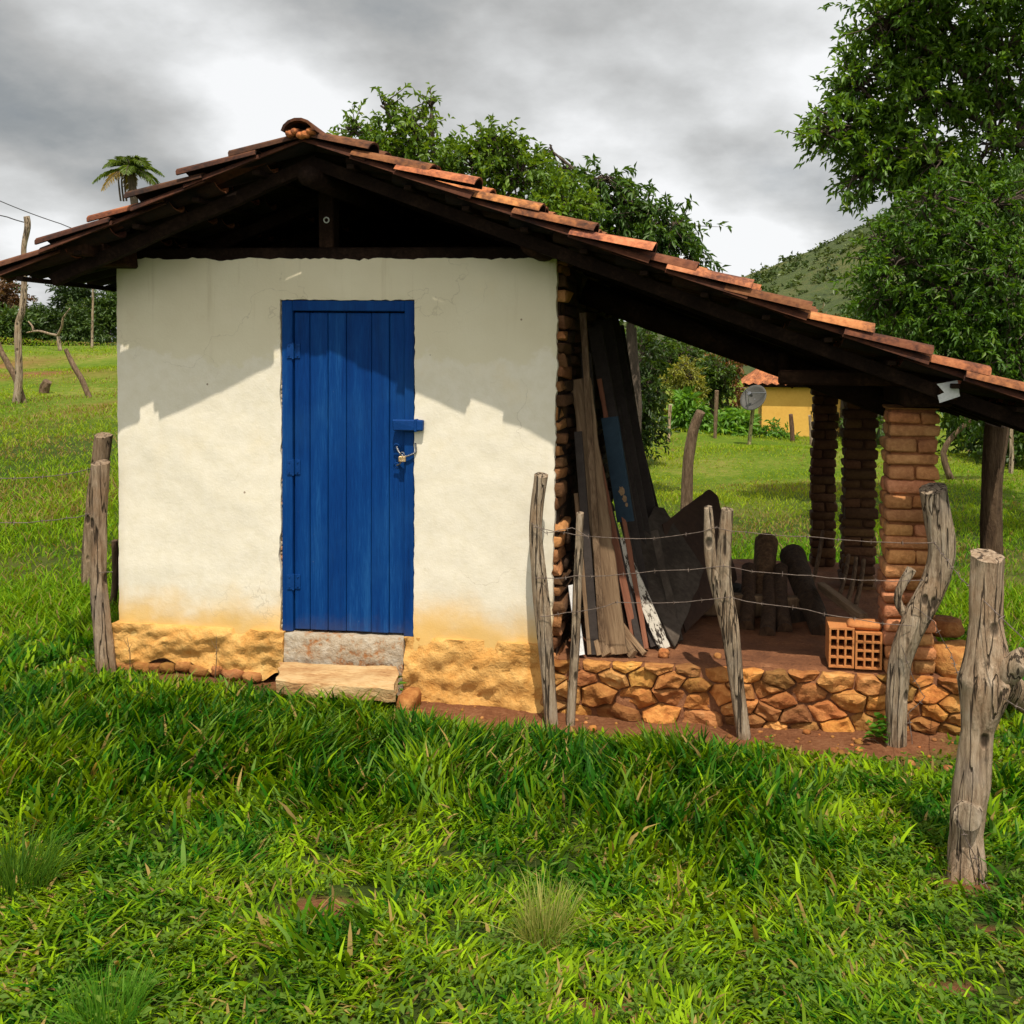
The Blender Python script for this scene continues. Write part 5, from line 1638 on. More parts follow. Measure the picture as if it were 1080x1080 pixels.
def dish():
    c = at(796, 421, gP.y - 0.15)
    root = empty("satellite_dish", c, "round grey mesh satellite dish on a pole by the yellow house", "satellite dish")
    rad = 15 / F * proj(c)[2]
    d = Vector((-0.45, -0.75, 0.5)).normalized()
    u = d.orthogonal().normalized(); v = d.cross(u)
    mb = MB(); rings, n = 6, 28
    mb.v.append(c); mb.c.append((1, 1, 1))
    for j in range(1, rings + 1):
        r_ = rad * j / rings
        for i in range(n):
            a = 2 * PI * i / n
            mb.v.append(c + u * (r_ * math.cos(a)) + v * (r_ * math.sin(a)) + d * (0.28 * r_ * r_ / rad)); mb.c.append((1, 1, 1))
    for i in range(n): mb.f.append((0, 1 + i, 1 + (i + 1) % n))
    for j in range(rings - 1):
        for i in range(n):
            a = 1 + j * n + i; b = 1 + j * n + (i + 1) % n
            mb.f.append((a, a + n, b + n, b))
    o = mb.build("reflector", DISH, root, smooth=True)
    md = o.modifiers.new("thick", "SOLIDIFY"); md.thickness = 0.015
    mb = MB()
    tip = c + d * rad * 0.9
    for k in range(3):
        a = 2 * PI * k / 3 + 0.5
        mb.tube([c + u * rad * math.cos(a) + v * rad * math.sin(a) + d * 0.28 * rad, tip], [0.012, 0.012], n=6)
    mb.tube([tip, tip - d * 0.14], [0.05, 0.04], n=8)
    mb.build("feed_arm", STEEL, root)
    mb = MB(); mb.tube([c - d * 0.0, c - d * 0.12, Vector((gP.x, gP.y, c.z - 0.15)) ], [0.03, 0.03, 0.03], n=8)
    mb.build("bracket", STEEL, root)
dish()

# ------------------------------------------------------------------ trees
G1 = [(0.045, 0.105, 0.008), (0.17, 0.27, 0.025)]
G2 = [(0.04, 0.105, 0.008), (0.15, 0.27, 0.025)]
GD = [(0.022, 0.055, 0.008), (0.085, 0.145, 0.022)]
GDD = [(0.014, 0.034, 0.007), (0.05, 0.09, 0.016)]
def C(px, py, Y, rpx, rpy, ry=None):
    p = at(px, py, Y); s = proj(p)[2] / F
    return tuple(p), (rpx * s, (ry if ry else (rpx + rpy) / 2 * s), rpy * s)

def cl(lst, Y, dens=1.0, shrink=0, dx=0, dyp=0):
    out = []
    for i, (px, py, rx, rz, n) in enumerate(lst):
        dy = random.uniform(-0.6, 0.6) * (rx * (Y + 6) / F)
        c, r_ = C(px + dx, py + dyp, Y + dy, max(rx - shrink, rx * .45), max(rz - shrink, rz * .45))
        out.append((c, r_, int(n * dens)))
    return out

# broad-leaved tree close behind the roof
b = on_ground(at(480, 300, 6.5).x, 6.5)
tr = [b, b + Vector((0.1, 0, 1.0)), b + Vector((-0.1, 0.1, 2.0)), b + Vector((0.05, 0, 3.0))]
tree("fruit_tree", "broad-leaved bright green tree rising right behind the ridge of the shed", b, tr,
     cl([(395, 145, 34, 38, 60), (430, 125, 24, 34, 30), (372, 128, 20, 20, 14), (440, 168, 46, 42, 100), (500, 165, 46, 40, 110), (545, 180, 44, 42, 100), (590, 210, 36, 36, 80), (470, 215, 60, 36, 110), (545, 240, 60, 36, 120), (610, 245, 26, 30, 50), (520, 140, 26, 22, 30), (405, 105, 16, 22, 10), (452, 100, 12, 16, 7), (420, 200, 60, 40, 80), (560, 280, 60, 30, 60)], 6.5, 1.35, 12, 3, 11),
     G1, L=0.098, Wd=0.044, per=12, twig=0.30, seed=3, trunk_r=0.14, droop=0.35)
b = on_ground(at(665, 330, 10).x, 10)
tr = [b, b + Vector((0.1, 0, 1.4)), b + Vector((0.0, 0.1, 2.8)), b + Vector((0.2, 0, 4.2))]
tree("feathery_tree", "darker feathery tree with drooping sprays right of the broad-leaved tree", b, tr,
     cl([(615, 205, 26, 20, 30), (640, 190, 24, 14, 22), (655, 215, 28, 20, 34), (690, 225, 28, 16, 26), (665, 245, 36, 24, 46), (705, 250, 26, 20, 30), (715, 238, 16, 10, 10), (640, 255, 36, 26, 46), (600, 180, 14, 20, 14), (585, 160, 8, 14, 6), (728, 275, 16, 10, 10), (690, 275, 36, 20, 36), (650, 290, 50, 24, 46)], 10, 1.15, 12, -2, 0),
     [(0.028, 0.075, 0.010), (0.085, 0.16, 0.02)], L=0.15, Wd=0.046, per=24, twig=0.60, seed=5, trunk_r=0.13, droop=0.75, upf=0.55)
# the big tree at right
b = on_ground(at(1125, 480, 8.5).x, 8.5)
tr = [b, b + Vector((-0.1, 0, 1.6)), b + Vector((-0.05, 0.1, 3.2)), b + Vector((-0.35, 0, 5.0)), b + Vector((-0.2, 0, 6.6))]
BIG = [(940, 60, 44, 40, 90), (900, 130, 40, 30, 70), (980, 100, 50, 40, 110), (940, 165, 44, 30, 80), (1000, 40, 60, 50, 130), (880, 140, 26, 18, 26), (915, 185, 26, 18, 26), (1060, 60, 50, 50, 90), (1050, 150, 40, 40, 60), (985, 170, 40, 26, 50), (1040, -40, 90, 60, 140), (960, -10, 50, 40, 70), (1120, 60, 60, 80, 120), (1120, 180, 60, 60, 100), (1010, 210, 50, 30, 70), (935, 25, 24, 24, 30), (905, 90, 22, 20, 24), (1100, -90, 120, 60, 120)]
tree("shade_tree", "tallest leafy tree filling the upper right corner", b, tr, cl(BIG, 8.5, 1.55),
     G2, L=0.13, Wd=0.05, per=13, twig=0.34, seed=8, trunk_r=0.2, droop=0.35, limb_r=0.06)
b = on_ground(at(1100, 470, 7.2).x, 7.2)
tr = [b, b + Vector((0.15, 0, 1.0)), b + Vector((0.0, 0.1, 2.0)), b + Vector((0.1, 0, 3.0))]
tree("shade_tree", "bushy tree with low bright sprays below the tallest tree", b, tr,
     cl([(945, 280, 36, 30, 70), (985, 250, 44, 30, 90), (1030, 260, 50, 40, 110), (960, 325, 44, 34, 80), (1010, 330, 56, 40, 120), (1060, 300, 50, 50, 120), (1070, 380, 50, 40, 100), (1000, 385, 56, 32, 90), (925, 255, 18, 16, 16), (930, 310, 22, 20, 24), (1105, 350, 60, 60, 110), (1030, 410, 60, 24, 60), (985, 215, 30, 16, 26), (1050, 215, 60, 34, 90)], 7.2, 1.5),
     [(0.028, 0.080, 0.007), (0.105, 0.21, 0.018)], L=0.10, Wd=0.036, per=15, twig=0.34, seed=12, trunk_r=0.16, droop=0.35)
b = on_ground(at(1004, 475, 13).x, 13)
tr = [b, b + Vector((-0.15, 0, 0.5)), b + Vector((0.1, 0, 0.9)), b + Vector((0.5, 0, 1.25)), b + Vector((0.9, 0, 1.7))]
tree("crooked_tree", "small crooked dark-stemmed tree in the shade right of the brick pillar", b, tr,
     cl([(1030, 405, 30, 16, 30), (1060, 425, 30, 16, 30), (1010, 430, 16, 10, 10)], 13), GD, L=0.14, Wd=0.05, per=10, seed=14, trunk_r=0.065, bark=WOOD_BARK)
# dark backdrop trees behind right side
for i, (px, py, rx, rz, Y, lb) in enumerate([(1040, 430, 60, 45, 20, "dark round bush in the shade behind the crooked tree"), (1100, 420, 60, 60, 18, "dark bush at the right edge behind the nearest pale post"), (930, 350, 40, 45, 24, "olive bush on the slope below the hill, left of the bushy tree"), (890, 370, 40, 40, 26, "dull brown-green bush behind the lean-to eave")]):
    p = at(px, py, Y); b = on_ground(p.x, Y)
    s = (Y + 6) / F
    cs = [((p.x + random.uniform(-.5, .5) * rx * s, Y + random.uniform(-.5, .5), p.z + random.uniform(-.5, .4) * rz * s), (rx * s * .6, rx * s * .6, rz * s * .6), 60) for _ in range(5)]
    cs.append(((p.x, Y, b.z + 0.5), (rx * s * .8, rx * s * .7, 0.8), 70))
    tree("bush", lb, b, [b, b.lerp(p, .5), Vector((p.x, p.y, p.z))], cs, GD if i != 3 else [(0.06, 0.06, 0.02), (0.12, 0.10, 0.035)], L=0.2, Wd=0.08, per=10, twig=0.4, seed=40 + i, trunk_r=0.1, cat="bush", group="bushes behind the shed at right", twigs=False)

# vegetation seen under the lean-to roof
GBR = [(0.05, 0.14, 0.012), (0.17, 0.34, 0.04)]
veg = [("bush", "dark tall thicket directly right of the leaning boards", 672, 405, 26, 66, 15, 100, GDD, 0.15, 0.06),
       ("bush", "dark broad bush just below the lean-to roof behind the thicket", 700, 368, 46, 30, 29, 100, GD, 0.22, 0.09),
       ("bush", "yellow-green bush in the middle of the view under the lean-to roof", 722, 400, 22, 22, 25.5, 90, [(0.13, 0.15, 0.018), (0.27, 0.27, 0.04)], 0.14, 0.045),
       ("bush", "dark green bush left of the yellow house", 752, 398, 18, 24, 27.5, 80, GD, 0.2, 0.08),
       ("bush", "dull reddish bush on the bank high behind the dish", 768, 382, 22, 12, 36, 60, [(0.14, 0.065, 0.03), (0.24, 0.13, 0.05)], 0.25, 0.1),
       ("bush", "bright large-leaved sapling behind the bent post", 728, 440, 18, 24, 24, 60, GBR, 0.27, 0.10),
       ("bush", "bright large-leaved shrub at the foot of the dish pole", 772, 450, 20, 15, 23.5, 60, GBR, 0.25, 0.10),
       ("bush", "low green shrub growing in front of the yellow house wall", 818, 461, 20, 7, 24.2, 50, GBR, 0.16, 0.06)]
for i, (nm, lb, px, py, rx, rz, Y, ns, cols, L, Wd) in enumerate(veg):
    p = at(px, py, Y); b = on_ground(p.x, Y); s = (Y + 6) / F
    cs = []
    for q in range(6):
        cs.append(((p.x + random.uniform(-.6, .6) * rx * s, Y + random.uniform(-.5, .5) * rx * s, p.z + random.uniform(-.6, .5) * rz * s), (rx * s * .5, rx * s * .5, rz * s * .5), ns // 3))
    cs.append(((p.x, Y, (b.z + p.z) / 2), (rx * s * .7, rx * s * .6, max(0.3, (p.z - b.z) * .5)), ns))
    tree(nm, lb, b, [b, b.lerp(Vector((p.x, Y, p.z)), .5), Vector((p.x, Y, p.z + .2))], cs, cols, L=L, Wd=Wd, per=10, twig=0.32, seed=60 + i, trunk_r=0.05, limb_r=0.025, cat="bush", group="bushes seen under the lean-to roof", droop=0.4)

# tree line beyond the left meadow
LT = [(5, 312, 26, 26, 36, [(0.10, 0.045, 0.025), (0.14, 0.08, 0.03)], "rust-red tree at the far left end of the wood"),
      (-25, 320, 34, 40, 38, GD, "dark tree at the left edge of the picture beyond the meadow"),
      (32, 342, 20, 14, 35, GD, "dark green tree right behind the tall pole"),
      (55, 338, 22, 16, 40, GDD, "blackish tree with dense crown in the middle of the wood"),
      (80, 318, 16, 18, 37, GDD, "loose-crowned dark tree beneath the left roof corner"),
      (92, 340, 20, 24, 35, [(0.03, 0.065, 0.012), (0.075, 0.125, 0.025)], "brighter green round tree next to the bare pale trunk"),
      (114, 325, 14, 30, 36, GD, "tall thin-leaved tree touching the left wall of the shed"),
      (140, 330, 30, 36, 38, GDD, "dark tree hidden mostly behind the left wall of the shed"),
      (15, 345, 30, 16, 34, GD, "low dark bush on the crest of the left meadow"),
      (60, 348, 26, 14, 35, GDD, "low blackish bush at the foot of the wood, behind the dead branch")]
for i, (px, py, rx, rz, Y, cols, lb) in enumerate(LT):
    p = at(px, py, Y); b = on_ground(p.x, Y); s = (Y + 6) / F
    if b.z > p.z - 0.3: b.z = p.z - 0.6
    cs = []
    for q in range(6):
        cs.append(((p.x + random.uniform(-.65, .65) * rx * s, Y + random.uniform(-.5, .5) * rx * s, p.z + random.uniform(-.6, .6) * rz * s), (rx * s * .45, rx * s * .45, rz * s * .38), 34))
    cs.append(((p.x, Y, (b.z + p.z) / 2), (rx * s * .8, rx * s * .6, max(0.4, (p.z - b.z) * .6)), 60))
    tree("tree", lb, b, [b, b.lerp(Vector((p.x, Y, p.z)), .5), Vector((p.x, Y, p.z + .2))], cs, cols, L=0.20, Wd=0.085, per=14, twig=0.6, seed=90 + i, trunk_r=0.14, group="trees beyond the left meadow", twigs=False, mat=LEAFD)
g, _ = post("bare_trunk", "pale bare slender trunk standing before the wood", [(97, 366), (97.5, 340), (98, 305), (97, 285)], [3.5, 3, 2.5, 2], WOOD_GREY, cat="tree", seed=1, sink=0.4, rough=.05)

# palm
def palm():
    Y = 24.0
    c = at(138, 180, Y); b = on_ground(c.x + 0.3, Y)
    root = empty("palm_tree", b, "tall palm whose feathery crown shows above the left roof slope", "palm tree")
    mb = MB(); mb.tube([b, b.lerp(c, .5) + Vector((.12, 0, 0)), c], [0.14, 0.11, 0.12], n=10, rough=.08, sub=8)
    mb.build("trunk", BARK, root, origin=b, smooth=True)
    s = (Y + 6) / F
    Vs, Ts, Cs = [], [], []; off = 0
    rib = MB()
    for k in range(17):
        az = k * 2.399
        el = 1.25 - 1.45 * (k / 17)
        L = 1.05 * random.uniform(0.85, 1.12)
        d = Vector((math.cos(az) * math.cos(el), math.sin(az) * math.cos(el), math.sin(el)))
        pts = [c + d * (L * i / 8) + Vector((0, 0, -0.62 * L * (i / 8) ** 2.3)) for i in range(9)]
        rib.tube(pts, [0.022 * (1 - .8 * i / 8) for i in range(9)], n=4, cap=False)
        n = 46
        t = np.linspace(0.12, 1, n)
        P = np.array([c[:]]) + np.array(d[:]) * (L * t)[:, None] + np.array([0, 0, -0.62 * L]) * (t ** 2.3)[:, None]
        T_ = unit(np.array(d[:]) + np.array([0, 0, -1.4]) * (t ** 1.3)[:, None])
        side = np.cross(T_, np.array([0, 0, 1.0])); side = unit(side)
        for sg in (-1, 1):
            D = unit(T_ * 0.75 + side * sg * 0.8 + np.array([0, 0, -0.35]) + rng.normal(size=(n, 3)) * .12)
            Nn = unit(np.cross(D, T_) * sg + rng.normal(size=(n, 3)) * .2)
            ln = 0.30 * np.sin(PI * np.clip(t * .85 + .12, 0, 1)) + .08
            old = k > 13
            col = np.tile(np.array([(0.24, 0.17, 0.05) if old else (0.12, 0.18, 0.03)]), (n, 1)) * (0.7 + 0.6 * rng.random((n, 1)))
            V, T, Cc = leaf_arrays(P, D, Nn, ln, np.full(n, 0.026), col)
            Vs.append(V); Ts.append(T + off); Cs.append(Cc); off += len(V)
    rib.build("frond_ribs", BARK, root, origin=b)
    np_mesh("crown", np.concatenate(Vs), np.zeros((0, 4), int), np.concatenate(Ts), np.concatenate(Cs), LEAF, root, origin=tuple(b))
    mb = MB()
    for px, w_ in ((126, 0), (129, .1), (132, -.1)):
        p = at(px, 200, Y + w_); mb.tube([c, at(px, 186, Y), p, at(px + 1.5, 212, Y)], [.02, .02, .03, .03], n=5, sub=3)
    mb.build("hanging_stalks", BARK, root, origin=b)
palm()

# hillside scrub (nobody could count it)
def scrub():
    r = np.random.default_rng(5)
    n = 6500
    x = r.uniform(-60, 210, n); y = r.uniform(150, 350, n)
    keep = r.random(n) < np.clip(0.55 + 0.45 * np.sin(x * .06 + 1) * np.sin(y * .05), .15, 1)
    x, y = x[keep], y[keep]; n = len(x)
    z = hillz(x, y)
    per = 16
    k = np.repeat(np.arange(n), per)
    size = (0.45 + 0.9 * r.random(n) ** 2)
    P = np.stack([x, y, z + 0.3], -1)[k] + r.normal(size=(n * per, 3)) * (size[k] * 0.6)[:, None] * np.array([1, 1, .7])
    D = unit(r.normal(size=(n * per, 3))); Nn = unit(r.normal(size=(n * per, 3)) + np.array([0, -.5, 1]))
    a = r.random((n, 1))[k]
    col = np.array([0.03, 0.06, 0.010]) * (1 - a) + np.array([0.10, 0.135, 0.025]) * a
    V, T, C_ = leaf_arrays(P, D, Nn, size[k] * 1.1, size[k] * .8, col)
    o = np_mesh("scrub", V, np.zeros((0, 4), int), T, C_, LEAFD)
    tag(o, "dark scrub covering the hillside at right", "scrub", kind="stuff")
scrub()

# ------------------------------------------------------------------ grass
def project_np(P):
    c = (P - np.array(CAM[:])) @ np.array(M).T
    z = np.maximum(c[:, 2], 1e-3)
    return PCX + F * c[:, 0] / z, PCY + F * c[:, 1] / z, c[:, 2]

def blade_arrays(P, h, w, az, bend, yaw, col):
    n = len(P)
    ts = np.array([0.0, 0.38, 0.74])
    d = np.stack([np.cos(az), np.sin(az), np.zeros(n)], -1)
    s = np.stack([np.cos(yaw), np.sin(yaw), np.zeros(n)], -1)
    V = np.zeros((n, 7, 3))
    def pt(t):
        return P + np.array([0, 0, 1.0]) * (h * (t - 0.45 * bend * t * t))[:, None] + d * (h * bend * (0.25 * t + 0.75 * t * t))[:, None]
    for i, t in enumerate(ts):
        p = pt(t); ww = (w * (0.75, 1.0, 0.72)[i])[:, None] * 0.5
        V[:, 2 * i] = p - s * ww; V[:, 2 * i + 1] = p + s * ww
    V[:, 6] = pt(1.0)
    b = (np.arange(n) * 7)[:, None]
    Q = np.concatenate([b + np.array([[0, 1, 3, 2]]), b + np.array([[2, 3, 5, 4]])], 0)
    T = b + np.array([[4, 5, 6]])
    shade = np.ones(7)[None, :, None]
    C_ = (col[:, None, :] * shade).reshape(-1, 3)
    return V.reshape(-1, 3), Q, T, np.broadcast_to(C_, (n * 7, 3))

def vnoise(x, y, s, seed):
    """smooth value noise"""
    r = np.random.default_rng(seed); tab = r.random((64, 64))
    fx = x * s; fy = y * s
    ix = np.floor(fx).astype(int); iy = np.floor(fy).astype(int)
    u = smooth01(fx - ix); v = smooth01(fy - iy)
    g = lambda a, b: tab[a % 64, b % 64]
    return (g(ix, iy) * (1 - u) + g(ix + 1, iy) * u) * (1 - v) + (g(ix, iy + 1) * (1 - u) + g(ix + 1, iy + 1) * u) * v

def lush(px, py):
    """where the tall dark grass stands (fields laid out on the ground)"""
    e = lambda cx, cy, rx, ry: np.exp(-((px - cx) / rx) ** 2 - ((py - cy) / ry) ** 2)
    f = 1.0 * e(260, 785, 220, 65) + 0.9 * e(560, 805, 220, 45) + 0.8 * e(710, 850, 110, 55) + 0.6 * e(30, 790, 130, 80) + 0.35 * e(790, 930, 100, 50) + 0.3 * e(340, 1000, 60, 40) + 0.35 * e(1060, 800, 60, 100)
    return np.clip(f, 0, 1)

def make_grass():
    parts = []
    def field(n, ylo, yhi, seed, hfun, far=False, pxr=((-110, 1190),)):
        r = np.random.default_rng(seed)
        # points spread over the wedge in front of the viewer, evenly in the picture's depth
        t = r.random(n)
        dist = ylo * (yhi / ylo) ** t if far else np.sqrt(ylo ** 2 + (yhi ** 2 - ylo ** 2) * t ** 1.25)
        px = np.where(r.random(n) < 0.5, r.uniform(*pxr[0], n), r.uniform(*pxr[-1], n))
        # direction on the ground for this column
        ang = np.arctan2((px - PCX) / F, 1.0)
        f0 = np.array(ray(PCX, PCY)[:2]); f0 = f0 / np.linalg.norm(f0)
        rt = np.array([f0[1], -f0[0]])
        x = CAM.x + dist * (f0[0] + np.tan(ang) * rt[0]); y = CAM.y + dist * (f0[1] + np.tan(ang) * rt[1])
        z = G(x, y)
        P = np.stack([x, y, z], -1)
        qx, qy, qz = project_np(P)
        s = soil(x, y)
        house = (x > XL - 0.02) & (x < LX1) & (y > -0.05) & (y < 3.4)
        keep = (r.random(n) > s * 1.05) & ~house
        return P[keep], qx[keep], qy[keep], dist[keep], r
    # near sward
    P, qx, qy, dist, r = field(250000, 2.35, 8.0, 21, None)
    P2, qx2, qy2, dist2, _ = field(60000, 2.0, 9.0, 29, None, pxr=((-520, -110), (1190, 1700)))
    P, qx, qy, dist = [np.concatenate(t) for t in ((P, P2), (qx, qx2), (qy, qy2), (dist, dist2))]
    n = len(P)
    lu = lush(qx, qy) * (0.55 + 0.7 * vnoise(P[:, 0], P[:, 1], 2.6, 4))
    cl_ = vnoise(P[:, 0], P[:, 1], 4.3, 8)
    thin = 0.6 * vnoise(P[:, 0], P[:, 1], 4.5, 17) + 0.4 * vnoise(P[:, 0], P[:, 1], 11.0, 18)
    dens = np.clip(0.0 + 0.95 * cl_ + 0.35 * lu, 0.08, 1)
    keep = (r.random(n) < dens)
    P, qx, qy, dist, lu, cl_, thin = [a[keep] for a in (P, qx, qy, dist, lu, cl_, thin)]
    n = len(P)
    edge = np.where(P[:, 0] < 1.75, -0.55, -0.75)
    by_wall = (P[:, 0] > XL - 0.5) & (P[:, 0] < LX1 + 0.3) & (P[:, 1] > edge)
    near_wall = np.where(by_wall, np.clip(1 - (P[:, 1] - edge) / 0.45, 0.3, 1), 1)
    h = 0.035 + 0.045 * r.random(n) + 0.045 * cl_ * r.random(n)
    tall = r.random(n) < np.clip(lu * 1.0, 0, 1)
    h = np.where(tall, 0.08 + 0.16 * r.random(n) * (0.5 + lu), h)
    h *= near_wall
    w = 0.0065 + 0.0075 * r.random(n) + np.where(tall, 0.004 * r.random(n) + 0.001, 0)
    w *= 0.85 + 0.075 * dist
    az = r.uniform(0, 2 * PI, n)
    wind = vnoise(P[:, 0], P[:, 1], 1.7, 31) * 9.0
    az = np.where(r.random(n) < 0.5, wind + r.normal(size=n) * 0.6, az)
    bend = np.clip(0.40 + 0.45 * r.random(n) + np.where(tall, -0.08, 0.25), 0.05, 1.15)
    yaw = az + PI / 2 + r.normal(size=n) * 0.7
    a = np.clip(2.2 * (thin - 0.44) + 0.30 * r.normal(size=n) + 0.43 - 0.5 * lu, 0, 1)[:, None]
    green = np.array([0.020, 0.100, 0.003]); yel = np.array([0.215, 0.335, 0.005])
    col = green * (1 - a) + yel * a
    col = col * (0.45 + 1.15 * r.random((n, 1)))
    col = col * (1 - 0.15 * np.clip(lu, 0, 1))[:, None]
    pale = r.random(n) < 0.07
    col[pale] = np.array([0.15, 0.27, 0.04])
    dry = r.random(n) < (0.03 + 0.09 * (1 - lu) * (thin > 0.55))
    col[dry] = np.array([0.36, 0.25, 0.08]) * (0.5 + 0.8 * r.random((dry.sum(), 1)))
    parts.append(blade_arrays(P, h, w, az, bend, yaw, col))
    # mid and far meadow
    P, qx, qy, dist, r = field(260000, 7.0, 42.0, 22, None, far=True)
    P2, qx2, qy2, dist2, _ = field(60000, 7.0, 42.0, 28, None, far=True, pxr=((-420, -110), (1190, 1550)))
    P, qx, qy, dist = [np.concatenate(t) for t in ((P, P2), (qx, qx2), (qy, qy2), (dist, dist2))]
    vis = (qx < 150) | (qx > 640)
    vis |= r.random(len(P)) < 0.12
    P, qx, qy, dist = [a_[vis] for a_ in (P, qx, qy, dist)]
    n = len(P)
    c1 = vnoise(P[:, 0], P[:, 1], 0.9, 5); c2 = vnoise(P[:, 0], P[:, 1], 0.35, 6)
    keep = r.random(n) < np.clip(0.3 + c1, 0, 1)
    P, qx, qy, dist, c1, c2 = [a_[keep] for a_ in (P, qx, qy, dist, c1, c2)]
    n = len(P)
    ff = smooth01((dist - 8) / 9)
    h = (0.05 + 0.11 * r.random(n)) * (0.5 + 1.0 * c1) * (1 - 0.45 * ff)
    w = (0.0065 + 0.006 * r.random(n)) * (0.75 + dist * 0.040)
    a = np.clip(c2 * 0.8 + 0.35 * r.normal(size=n) * 0.6 + 0.16, 0, 1)[:, None]
    green = np.array([0.045, 0.175, 0.005]); yel = np.array([0.22, 0.32, 0.010])
    col = (green * (1 - a) + yel * a) * (0.85 + 0.7 * r.random((n, 1)))
    col = col * (1 - ff[:, None]) + (np.array([0.10, 0.235, 0.008]) * (1 - a) + np.array([0.30, 0.36, 0.022]) * a) * (0.8 + 0.5 * r.random((n, 1))) * ff[:, None]
    dry = r.random(n) < 0.06 + 0.16 * (c1 < 0.35) + 0.35 * (vnoise(P[:, 0], P[:, 1], 0.5, 61) > 0.66)
    col[dry] = np.array([0.30, 0.22, 0.08]) * (0.6 + 0.6 * r.random((dry.sum(), 1)))
    parts.append(blade_arrays(P, h, w, r.uniform(0, 2 * PI, n), 0.35 + 0.5 * r.random(n), r.uniform(0, PI, n), col))
    off = 0; Vs, Qs, Ts, Cs = [], [], [], []
    for V, Q, T, C_ in parts:
        Vs.append(V); Qs.append(Q + off); Ts.append(T + off); Cs.append(C_); off += len(V)
    o = np_mesh("grass", np.concatenate(Vs), np.concatenate(Qs), np.concatenate(Ts), np.concatenate(Cs), GRASS)
    tag(o, "green meadow grass growing all round the shed", "grass", kind="stuff")
    print("blades", off // 7)
make_grass()

def make_weeds():
    """small broad-leaved weeds among the grass"""
    r = np.random.default_rng(77)
    n = 3800
    px = r.uniform(-60, 1150, n); py = 735 + 360 * r.random(n) ** 0.8
    d = np.array([ray(a, b)[:] for a, b in zip(px, py)])
    P0 = np.array(CAM[:]) + d * ((-0.05 - CAM.z) / d[:, 2])[:, None]
    wgt = np.clip(0.10 + 0.8 * np.exp(-((px - 900) / 200) ** 2 - ((py - 850) / 110) ** 2) + 0.12 * (py > 900), 0, 1)
    s = soil(P0[:, 0], P0[:, 1])
    house = (P0[:, 0] > XL - 0.02) & (P0[:, 1] > -0.12)
    keep = (r.random(n) < wgt) & (s < 0.4) & ~house
    P0 = P0[keep]; n = len(P0)
    P0[:, 2] = G(P0[:, 0], P0[:, 1])
    per = 9
    k = np.repeat(np.arange(n), per)
    hh = 0.03 + 0.07 * r.random(n)
    P = P0[k] + np.stack([r.normal(size=n * per) * .012, r.normal(size=n * per) * .012, hh[k] * r.random(n * per)], -1)
    az = r.uniform(0, 2 * PI, n * per)
    D = np.stack([np.cos(az), np.sin(az), 0.1 + 0.6 * r.random(n * per)], -1)
    Nn = unit(np.array([0, 0, 1.0]) + r.normal(size=(n * per, 3)) * .35)
    a = r.random((n, 1))[k] * .6 + r.random((n * per, 1)) * .4
    col = np.array([0.06, 0.14, 0.014]) * (1 - a) + np.array([0.15, 0.24, 0.03]) * a
    L = 0.018 + 0.022 * r.random(n * per); Wd = L * (0.34 + 0.2 * r.random(n * per))
    V, T, C_ = leaf_arrays(P, D, Nn, L, Wd, col)
    o = np_mesh("weeds", V, np.zeros((0, 4), int), T, C_, GRASS)
    tag(o, "small broad-leaved weeds mixed into the grass", "weeds", kind="stuff")
make_weeds()

def tussock(label, px, py, n, hmax, w0, cols, spread, seed, up_bias=0.4, mat=None):
    r = np.random.default_rng(seed)
    g = ground(px, py)
    rr = spread * np.sqrt(r.random(n)) * 0.35; an = r.uniform(0, 2 * PI, n)
    P = np.stack([g.x + rr * np.cos(an), g.y + rr * np.sin(an), np.full(n, g.z - 0.01)], -1)
    h = hmax * (0.45 + 0.55 * r.random(n))
    bend = np.clip(np.abs(r.normal(size=n)) * 0.45 + 0.12 - up_bias * 0.1, 0.03, 1.1)
    a = r.random((n, 1))
    col = np.array(cols[0]) * (1 - a) + np.array(cols[1]) * a
    V, Q, T, C_ = blade_arrays(P, h, np.full(n, w0) * (0.7 + 0.6 * r.random(n)), an + r.normal(size=n) * .5, bend, r.uniform(0, PI, n), col)
    o = np_mesh("grass_tussock", V, Q, T, C_, GRASS, origin=tuple(g))
    tag(o, label, "tussock", "grass tussocks in the foreground")
tussock("fine wispy tussock with dry stalks in the middle of the foreground", 572, 1000, 330, 0.30, 0.0032, [(0.12, 0.22, 0.02), (0.42, 0.38, 0.12)], 0.22, 3)
tussock("soft blue-green tussock at the lower left edge of the picture", 112, 1085, 420, 0.22, 0.003, [(0.045, 0.17, 0.01), (0.15, 0.31, 0.03)], 0.26, 4)
tussock("dark dense tussock at the left edge below the corner posts", 15, 945, 420, 0.30, 0.004, [(0.03, 0.10, 0.008), (0.12, 0.22, 0.02)], 0.34, 5)
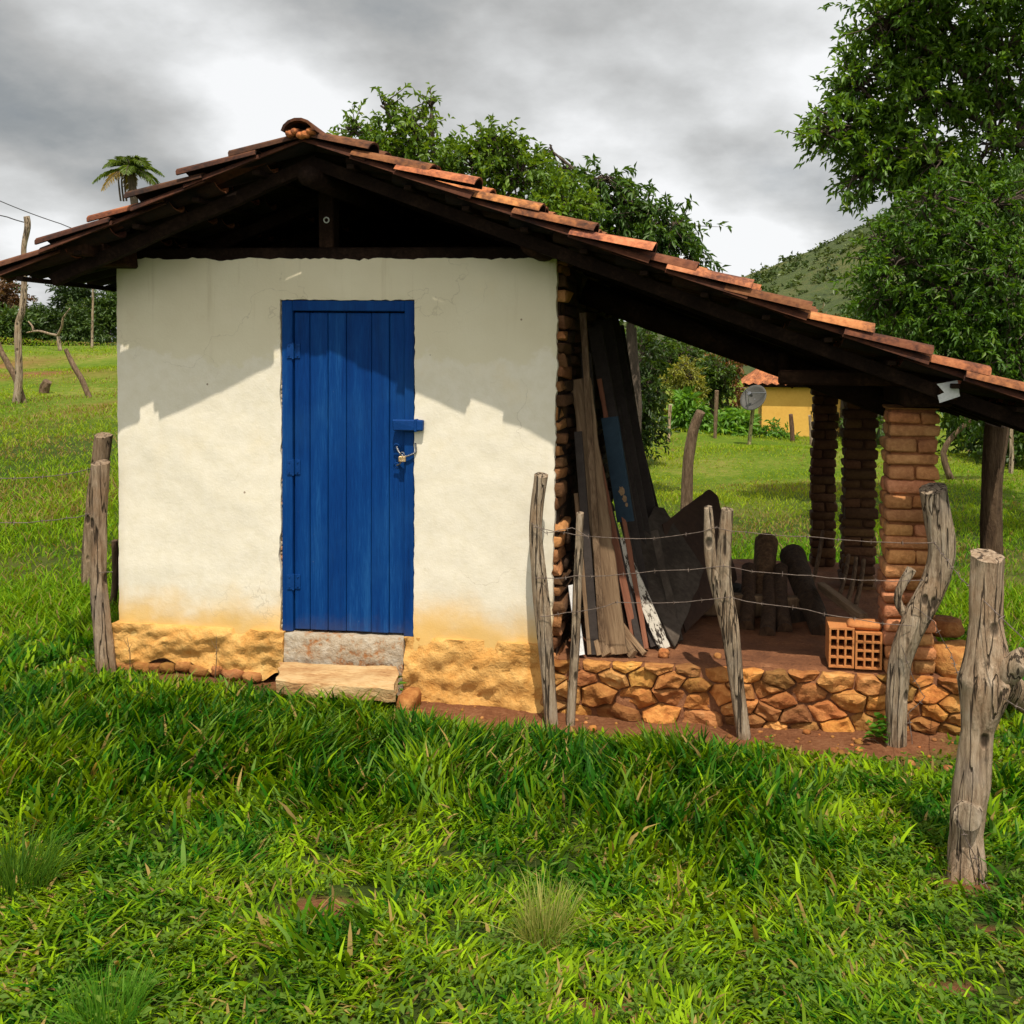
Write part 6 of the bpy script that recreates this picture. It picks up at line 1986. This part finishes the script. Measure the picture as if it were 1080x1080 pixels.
for i, (px, py, lb) in enumerate([(410, 745, "leafy weed growing beside the right end of the door step"), (933, 785, "leafy green weed at the foot of the crooked post"), (352, 715, "spindly green weed growing beside the stone step slab")]):
    g = ground(px, py); r = np.random.default_rng(300 + i); n = 34
    P = np.array(g[:]) + np.stack([r.normal(size=n) * .035, r.normal(size=n) * .03, 0.02 + 0.13 * r.random(n)], -1)
    az = r.uniform(0, 2 * PI, n)
    D = np.stack([np.cos(az), np.sin(az), .3 * np.ones(n)], -1); Nn = unit(np.array([0, 0, 1.0]) + r.normal(size=(n, 3)) * .3)
    V, T, C_ = leaf_arrays(P, D, Nn, 0.045 + .03 * r.random(n), 0.028 + .02 * r.random(n), np.tile([[0.08, 0.2, 0.02]], (n, 1)) * (.7 + .6 * r.random((n, 1))))
    root = empty("weed_plant", g, lb, "weed")
    np_mesh("leaves", V, np.zeros((0, 4), int), T, C_, GRASS, root, origin=tuple(g))
    mb = MB()
    for k in range(5):
        p = Vector(P[k * 6]); mb.tube([g - Vector((0, 0, .02)), g.lerp(p, .5) + Vector((.005, 0, .01)), p], [.003, .0025, .0015], n=4)
    mb.build("stem", WOOD_BARK, root, origin=g)
def pebbles():
    r = random.Random(8); mb = MB()
    for i in range(150):
        x = r.uniform(1.5, 5.0); y = -r.uniform(0.03, 0.62)
        q = r.uniform(0.005, 0.014) if r.random() < .85 else r.uniform(0.015, 0.035)
        c = Vector((x, y, float(G(x, y)) + q * .3)); n = 7; vs = []; fs = []
        for k in range(5):
            th = PI * k / 4
            for j in range(n):
                ph = 2 * PI * j / n
                d = Vector((math.sin(th) * math.cos(ph), math.sin(th) * math.sin(ph), math.cos(th) * .7))
                vs.append(c + d * q * (1 + .35 * mn.noise(d * 2 + Vector((i, 0, 0)))))
        for k in range(4):
            for j in range(n):
                fs.append((k * n + j, k * n + n + j, k * n + n + (j + 1) % n, k * n + (j + 1) % n))
        mb.add(vs, fs, stone_tint(.5, 1.0))
    tag(mb.build("pebbles", STONE, smooth=True), "pebbles and crumbs on the bare red soil", "pebbles", kind="stuff")
pebbles()
# dry twigs in front of the left plinth
for i, (px, py, q, lb) in enumerate([(226, 716, (228, 670), "dry upright twig in front of the plinth left of the step"), (137, 705, (134, 672), "small dry twig in front of the plinth near the left corner posts")]):
    g = ground(px, py); Y = min(g.y, -0.1)
    b = at(px, py, Y); t = at(*q, Y)
    mb = MB(); mb.tube([b - Vector((0, 0, .05)), b.lerp(t, .5) + Vector((.01, 0, 0)), t], [.003, .0025, .0012], n=5)
    m_ = b.lerp(t, .55); mb.tube([m_, m_ + Vector((.03, -.01, .05))], [.002, .001], n=4)
    mb.tube([b.lerp(t, .7), b.lerp(t, .7) + Vector((-.03, .0, .05))], [.002, .001], n=4)
    tag(mb.build("twig", WOOD_BARK, None, origin=b), lb, "twig")
print("G", [(x, float(G(x, 0)), float(G(x,-1))) for x in (0.1,0.5,1,1.5,2,2.5,3)], PT, ptop(0.4), pbot(0.5), FLOOR)
print("done", len(bpy.data.objects))
